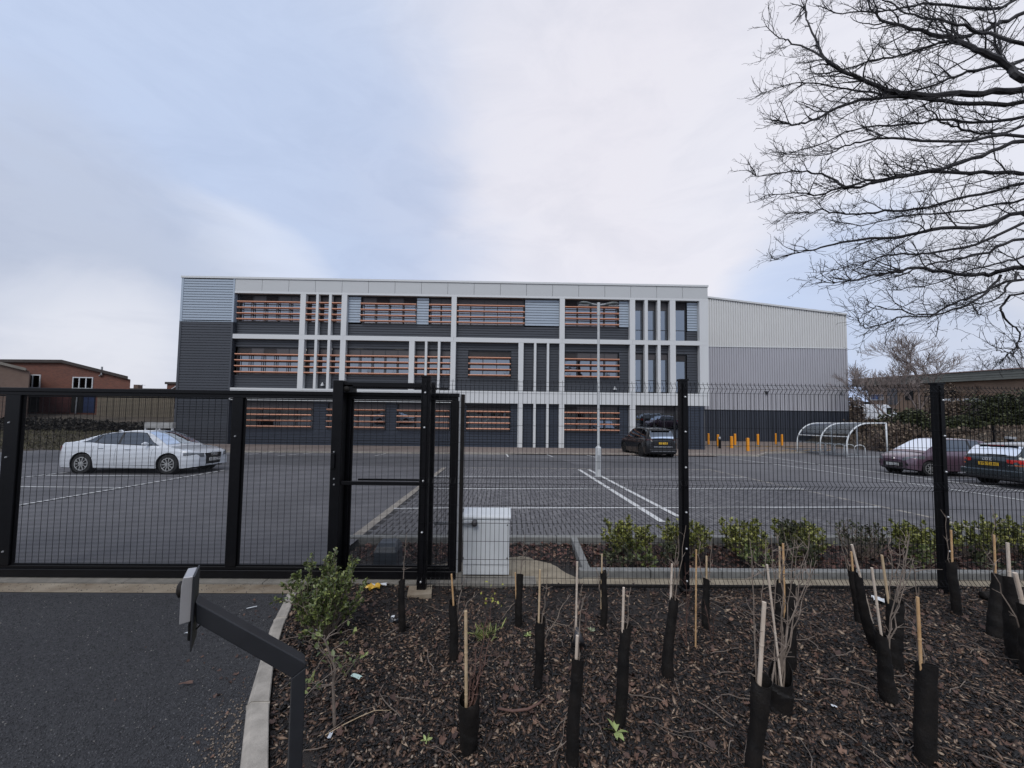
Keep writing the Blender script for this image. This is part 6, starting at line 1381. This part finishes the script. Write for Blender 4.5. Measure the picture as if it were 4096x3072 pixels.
def uwin(t, u0, u1, v0, v1, Y, nm='window', mull=(), gm=None):
    a = hx(u0, (v0+v1)/2, Y); b = hx(u1, (v0+v1)/2, Y); z1 = hx((u0+u1)/2, v0, Y)[1]; z0 = hx((u0+u1)/2, v1, Y)[1]; x0, x1 = a[0], b[0]; q = MB(); w = .09
    q.box((x0, Y-.05, z0), (x0+w, Y+.02, z1)); q.box((x1-w, Y-.05, z0), (x1, Y+.02, z1)); q.box((x0+w, Y-.05, z1-w), (x1-w, Y+.02, z1)); q.box((x0+w, Y-.05, z0), (x1-w, Y+.02, z0+w))
    for f in mull: q.box((x0+(x1-x0)*f-w/2, Y-.048, z0+w), (x0+(x1-x0)*f+w/2, Y+.018, z1-w))
    f_ = q.build('window', M_whp, t); MB().box((x0+w, Y-.012, z0+w), (x1-w, Y-.004, z1-w)).build('pane', glass('dark_pane', (.2, .2, .22), .06, .06), f_); MB().box((x0+w, Y-.003, z0+w), (x1-w, Y-.001, z1-w)).build('pane_backing', M_well, f_); return f_  # a plain near-black sheet backs each pane
uwin(bA, 99, 163, 1498, 1552, HY, mull=(.5,)); w_ = uwin(bA, 291, 373, 1508, 1556, HY, mull=(.33, .66))
x0, z0 = hx(80, 1652); 
for u0, u1, v0, v1, m, nm in ((60, 158, 1560, 1650, M_well, 'open_bay'), (162, 284, 1560, 1650, M_maroon, 'boarding'), (288, 334, 1566, 1650, M_well, 'doorway'), (337, 382, 1560, 1650, M_blue, 'blue_door'), (128, 345, 1656, 1668, M_timber, 'timber_ledge')):
    a = hx(u0, (v0+v1)/2); b = hx(u1, (v0+v1)/2); z1 = hx((u0+u1)/2, v0)[1]; zz0 = hx((u0+u1)/2, v1)[1]; MB().box((a[0], HY-.06, zz0), (b[0], HY-.01, z1)).build(nm, m, bA)
a = hx(311, 1600); MB().tube([(a[0], HY-.12, hx(311, 1655)[1]), (a[0]+.05, HY-.12, hx(311, 1585)[1])], .05, 6).build('downpipe', M_galv, bA)
a = hx(413, 1500); q = MB(); q.tube([(a[0]-.25, HY-.1, a[1]-.1), (a[0], HY-.15, a[1]), (a[0], HY-.15, a[1]+.75)], .07, 7); q.build('flue', M_galv, bA)
pa = hx(-60, 1441, 31); pb2 = hx(118, 1484, 31)
bB = brickhall('brick_building', [(pa[0]-8, pa[1]+1.2), pa, pb2], 31.0, 14, M_brickb, 'dull brown brick building with pale sloping verge at the far left', mat('grey_verge', (.16, .145, .125), .8, var=.2, vs=4), .22)
bC = thing('brick_house', (hx(684, 1540, 60)[0], 60, 0), 'distant small brick house peeping past the left corner of the office', 'house')
a = hx(668, 1545, 60); b = hx(740, 1530, 60); MB().box((a[0], 60, -1), (b[0]+4, 68, b[1]-.3)).build('wall', M_brickr, bC); MB().box((a[0]-.2, 59.8, b[1]-.3), (b[0]+4.3, 68.3, b[1]+.05)).build('roof', M_fasciad, bC)
MB().tube([(a[0]+.3, 59.9, b[1]-1.4), (a[0]+1.6, 59.9, b[1]-.5)], .07, 6).build('gutter_pipe', M_whp, bC)
bD = thing('low_roof', (hx(600, 1556, 58)[0], 58, 0), 'long low dark roof just above the gate rail, left of the office', 'building')
a = hx(525, 1553, 58); b = hx(668, 1553, 58); MB().box((a[0], 58, -1), (b[0], 66, a[1]-.25)).build('wall', M_brickb, bD); MB().box((a[0]-.2, 57.7, a[1]-.25), (b[0], 66, a[1])).build('roof', M_fasciad, bD)
a = hx(529, 1550, 58); MB().box((a[0]-.3, 58.5, a[1]-.2), (a[0]+.35, 59.2, a[1]+.45)).build('chimney', M_brickb, bD)
a = hx(555, 1545, 58); q = MB(); q.tube([(a[0], 58.6, a[1]-.6), (a[0], 58.6, a[1]+.30)], .025, 5); q.tube([(a[0]-.4, 58.6, a[1]+.18), (a[0]+.4, 58.6, a[1]+.18)], .02, 5); q.build('aerial', M_galv, bD)
# timber fence on the bank
tf_ = thing('timber_fence', (-31, 33, .3), 'weathered close-boarded timber fence on the bank between brick building and office', 'fence')
xa = hx(388, 1620, 33)[0]; xb = hx(700, 1620, 33)[0]; zt1 = hx(540, 1586, 33)[1]; n_ = int((xb-xa)/.16)
for i in range(n_): unit('fence_board', M_timber, tf_, (xa+i*.16, 33+random.uniform(0, .012), .25), (xa+i*.16+.132, 33.03+random.uniform(0, .01), zt1+random.uniform(-.02, .02)))
for z in (.55, 1.5): MB().box((xa, 33.04, z), (xb, 33.09, z+.09)).build('rail', M_timber, tf_)
def hedge(name, x0, x1, y0, y1, zb, zt, n_, size, m, label, cat='hedge', rough=.12, stems=0, group=None):
    t = thing(name, ((x0+x1)/2, (y0+y1)/2, zb), label, cat, group); P = np.stack([RNG.uniform(x0, x1, n_), RNG.uniform(y0, y1, n_), RNG.uniform(0, 1, n_)**.75], 1)
    top = zt*np.ones(n_)+rough*(np.sin(P[:, 0]*1.7+P[:, 1])+.6*np.sin(P[:, 0]*4.1+1)+.5*np.sin(P[:, 1]*3.3)); ex = np.minimum(1, np.minimum(P[:, 0]-x0, x1-P[:, 0])/max(.4, (x1-x0)*.28)); top = zb+(top-zb)*(.35+.65*np.sqrt(np.clip(ex, 0, 1)))
    P[:, 2] = zb+(top-zb)*P[:, 2]; P[:, 1] = np.where(RNG.uniform(0, 1, n_) < .6, y0+(P[:, 1]-y0)*.35, P[:, 1])
    leafcloud('foliage', P, RNG.normal(0, 1, (n_, 3))+np.array([0, -.3, .3]), size, .42, m, t)
    q = MB()
    for _ in range(max(6, stems)):
        b = Vector((random.uniform(x0, x1), random.uniform(y0, y1), zb-.1)); q.tube(wob(b, (random.gauss(0, .35), random.gauss(0, .35), 1), (zt-zb)*random.uniform(.6, 1.15), 6, .14), [.02, .016, .013, .010, .008, .005, .003], 4, cap=False)
    q.build('stems', M_barkl if m is M_bramb else M_bark, t); return t
hedge('dark_hedge', -50, -25.6, 28.0, 29.6, -.6, .30, 9000, (.10, .22), mat('winter_hedge_leaf', (.02, .02, .015), .8, island=('l', [(0, (.010, .009, .007)), (.7, (.030, .024, .018)), (1, (.06, .05, .035))])), 'low dark winter hedge along the bank behind the white car', rough=.06)
n_ = 16000; P = np.stack([RNG.uniform(-52, -25.2, n_), RNG.uniform(22.9, 28.0, n_), np.zeros(n_)], 1); P[:, 2] = [terr(a, b)-.03 for a, b in P[:, :2]]
o = leafcloud('rough_grass', P, RNG.normal(0, .6, (n_, 3))+np.array([0, 0, 1]), (.08, .26), .10, M_grass, None); tag(o, 'rough brown winter grass on the bank behind the white car', 'grass', kind='stuff')
a = hx(577, 1708, 24.5); b = hx(690, 1708, 24.5); ks = thing('white_kiosk', ((a[0]+b[0])/2, 24.5, -1.2), 'low white open-fronted kiosk between white car and office corner', 'kiosk')
z1 = hx(640, 1690, 24.5)[1]; zm_ = hx(640, 1713, 24.5)[1]
MB().box((a[0], 24.5, zm_), (b[0], 24.75, z1)).build('fascia', mat('kiosk_cream', (.36, .36, .35), .6, var=.2, vs=2), ks)
for f in (0, .42, .53, 1): x = a[0]+(b[0]-a[0]-.1)*f; MB().box((x, 24.52, -1.3), (x+.1, 24.62, zm_)).build('post', M_whp, ks)
MB().box((a[0]+.1, 24.76, -1.3), (b[0]-.1, 24.8, zm_)).build('back_wall', M_well, ks)

# ------------------------------------------------------------------ right side: hall, van, sheds, hedges
def wallpt(u, v, X):      # point on a wall x = X
    d = ray(u, v); t = X/d.x; return Vector((X, d.y*t, CAMZ+d.z*t))
HX = 57.5
yl0 = wallpt(3413, 1530, HX).y; yl1 = 34.0; zt2 = 6.45; zf = wallpt(3413, 1546, HX).z
bh = thing('brick_hall', (HX+8, 50, .3), 'long buff brick hall with deep grey-green fascia on the right', 'building')
MB().box((HX+.35, yl1, -.5), (HX+18, yl0-2.2, zf+.05)).build('wall', M_bricko, bh)
q = MB()
for i in range(4): z0 = zf+(zt2-zf)*i/4; q.box((HX-.25+.03*(i % 2), yl1, z0+.01), (HX+18.2, yl0, z0+(zt2-zf)/4-.02))
q.build('fascia', mat('grey_green_fascia', (.15, .155, .135), .7, var=.15, vs=2), bh)
MB().box((HX-.35, yl1-.1, zt2), (HX+18.4, yl0+.1, zt2+.10)).build('roof_edge', mat('pinkish_coping', (.30, .20, .17), .7), bh)
def wrect(u0, u1, v0, v1, m, nm, X=HX+.34, d=.05):
    a = wallpt(u0, (v0+v1)/2, X); b = wallpt(u1, (v0+v1)/2, X); z1 = wallpt((u0+u1)/2, v0, X).z; z0 = wallpt((u0+u1)/2, v1, X).z
    return MB().box((X-d, min(a.y, b.y), z0), (X, max(a.y, b.y), z1)).build(nm, m, bh)
wrect(3446, 3478, 1548, 1562, M_well, 'clerestory_window'); sgn = wrect(3480, 3534, 1578, 1601, mat('blue_white_sign', (.50, .56, .66), .5, col2=(.60, .62, .64), vs=2), 'sign_board')
q = MB()
for k_ in range(3):
    a = wallpt(3484, 1582+k_*6, HX+.27); b = wallpt(3528-6*k_, 1582+k_*6, HX+.27); q.box((HX+.25, b.y, a.z-.10), (HX+.275, a.y, a.z+.10))
q.build('sign_stripe', mat('sign_blue', (.05, .11, .30), .5), sgn)
wrect(3550, 3590, 1552, 1618, mat('grey_door', (.10, .10, .11), .6), 'grey_shutter'); wrect(3446, 3482, 1607, 1617, M_well, 'dark_opening')
for u in (3620, 3700, 3790): wrect(u, u+34, 1560, 1600, M_well, 'window')
# white van behind the hedge
vy = 44.0; a = at(3450, 1640, vy); b = at(3590, 1640, vy); zt3 = at(3500, 1618, vy).z; zv = zt3-2.25
van = thing('parked_van', ((a.x+b.x)/2, vy+1, zv), 'white panel van with dark rear windows in front of the buff brick hall', 'van')
q = MB(); rows = []
for x, h0, h1, w in ((a.x, .45, 1.9, .86), (a.x+.06, .35, 2.12, .93), (a.x+.5, .35, 2.25, .95), (a.x+3.2, .35, 2.25, .95), (a.x+3.9, .35, 1.55, .93), (a.x+4.5, .4, 1.15, .86), (a.x+4.6, .5, .9, .8)):
    rows.append([(x, vy+1-w, zv+h0), (x, vy+1-w*1.0, zv+h0+(h1-h0)*.6), (x, vy+1-w*.9, zv+h1-.06), (x, vy+1-w*.7, zv+h1), (x, vy+1+w*.7, zv+h1), (x, vy+1+w*.9, zv+h1-.06), (x, vy+1+w, zv+h0+(h1-h0)*.6), (x, vy+1+w, zv+h0)])
q.grid(rows, flip=True); q.f.append(tuple(range(8))); q.m.append(0); q.build('body', P_w, van)
for y in (vy+.30, vy+1.05): MB().box((a.x-.02, y, zv+1.25), (a.x+.03, y+.62, zv+1.85)).build('rear_window', M_well, van)
for x in (a.x+.8, a.x+3.7): MB().tube([(x, vy+.02, zv+.33), (x, vy+.28, zv+.33)], .33, 16).build('wheel', M_tyre, van)
for y in (vy+.10, vy+1.75): MB().box((a.x-.02, y, zv+.75), (a.x+.03, y+.14, zv+1.1)).build('tail_light', M_red, van)
MB().box((a.x+2.9, vy+.03, zv+1.3), (a.x+3.6, vy+.06, zv+1.9)).build('cab_window', M_well, van)
# flat-roofed substation
sy = 40; a = at(3925, 1620, sy); b = at(3992, 1620, sy); zs = at(3955, 1605, sy).z
sb = thing('substation', ((a.x+b.x)/2, sy, .2), 'small pinkish flat-roofed block with a white roof edge among the bushes', 'outbuilding')
MB().box((a.x, sy, -.3), (b.x, sy+3, zs)).build('wall', mat('pinkish_render', (.20, .16, .155), .8, var=.15, vs=2), sb); MB().box((a.x-.2, sy-.2, zs), (b.x+.2, sy+3.2, zs+.28)).build('roof_slab', M_whp, sb)
for i in range(3): MB().box((a.x+.3+i*.55, sy-.03, .1), (a.x+.75+i*.55, sy, zs-.35)).build('door_panel', M_galv, sb)
# street lamp behind
ly = 52; p0 = at(4092, 1560, ly); p1 = at(4085, 1412, ly); p2 = at(4032, 1396, ly)
sl2 = thing('street_lamp', (p0.x, ly, .4), 'grey street lamp with a single arm above the hall roof at the right edge', 'street lamp')
MB().tube([(p0.x, ly, .3), (p1.x, ly, p1.z), (p1.x-.15, ly, p1.z+.35), (p1.x-.5, ly, p1.z+.5), (p2.x+.8, ly, p2.z)], [.10, .07, .055, .045, .04], 8).build('pole', M_galv, sl2)
q = MB(); q.tube([(p2.x+.85, ly, p2.z), (p2.x+.5, ly, p2.z+.03), (p2.x, ly, p2.z-.02)], [.05, .13, .05], 8); q.build('lamp_head', M_galv, sl2)
# hedges and thickets
for i, (u0, u1, vt, Y, n_, m, lab) in enumerate((
        (3395, 3460, 1585, 41, 900, M_bramb, 'brown thicket against the end of the wing'), (3440, 3560, 1685, 36, 1500, M_bramb, 'brown bramble below the white van'), (3540, 3640, 1672, 34, 1600, M_bramb, 'brown bramble round the feet of the pale trees'),
        (3600, 3750, 1645, 31, 2800, M_leafk, 'dark evergreen mass between the pale trees and the fence post'), (3740, 3900, 1600, 33, 2300, M_bramb, 'tall tawny thicket behind the right-hand fence post'), (3800, 3960, 1668, 30, 3600, M_leafk, 'dark evergreen mass behind the purple car'),
        (3950, 4110, 1585, 31, 4200, M_leafk, 'tall dark evergreen mass at the right edge'), (4080, 4300, 1560, 31, 3200, M_leafk, 'dark evergreen running out of the picture on the right'), (3850, 4110, 1540, 46, 2600, M_bramb, 'high brown scrub in front of the hall at the right'),
        (3700, 3860, 1535, 48, 1500, M_bramb, 'thin brown scrub in front of the hall wall'), (3540, 3720, 1700, 29.5, 1800, M_bramb, 'low brown undergrowth at the foot of the bank'), (3700, 4120, 1720, 29.0, 3600, M_bramb, 'dark undergrowth behind the parked cars'))):
    a = at(u0, vt, Y); b = at(u1, vt, Y); zb = min(terr(a.x, Y), terr(b.x, Y))-.1
    hedge('thicket' if m is M_bramb else 'evergreen_bush', a.x, b.x, Y, Y+(2.5 if Y < 40 else 1.5), zb, a.z-.05, int(n_*1.3), (.10, .24) if Y < 38 else (.12, .28), m, lab, 'thicket' if m is M_bramb else 'bush', .14, 130 if m is M_bramb else 24, 'scrub on the right bank' if m is M_bramb else 'evergreens on the right bank')
n_ = 22000; P = np.stack([RNG.uniform(31.3, 52, n_), RNG.uniform(15, 42, n_), np.zeros(n_)], 1); P[:, 2] = [terr(a, b)-.01 for a, b in P[:, :2]]
o = leafcloud('undergrowth', P, RNG.normal(0, .8, (n_, 3))+np.array([0, 0, .8]), (.08, .30), .22, M_bramb, None); tag(o, 'brown leaf litter and undergrowth covering the right bank', 'undergrowth', kind='stuff')
# boundary mesh fence at the far right of the car park
bf = thing('boundary_fence', (32.5, 27, -1.5), 'black mesh boundary fence at the foot of the right bank', 'fence')
def bpost_(x, y): MB().box((x-.04, y-.04, gz(0, y)-.1), (x+.04, y+.04, gz(0, y)+2.1)).build('fence_post', M_black, bf)
ys2 = [16, 19, 22, 25, 28, 31, 34, 37]
for y in ys2: bpost_(32.2, y)
for y0, y1 in zip(ys2, ys2[1:]):
    q = MB(); n_ = 30
    for i in range(n_): y = y0+(y1-y0)*(i+.5)/n_; z = gz(0, y); q.box((32.197, y-.004, z), (32.203, y+.004, z+2.0))
    for h in (.05, .5, 1.0, 1.5, 1.95): q.beam((32.19, y0, gz(0, y0)+h), (32.19, y1, gz(0, y1)+h), .008, .008)
    q.build('mesh_panel', M_wire, bf)
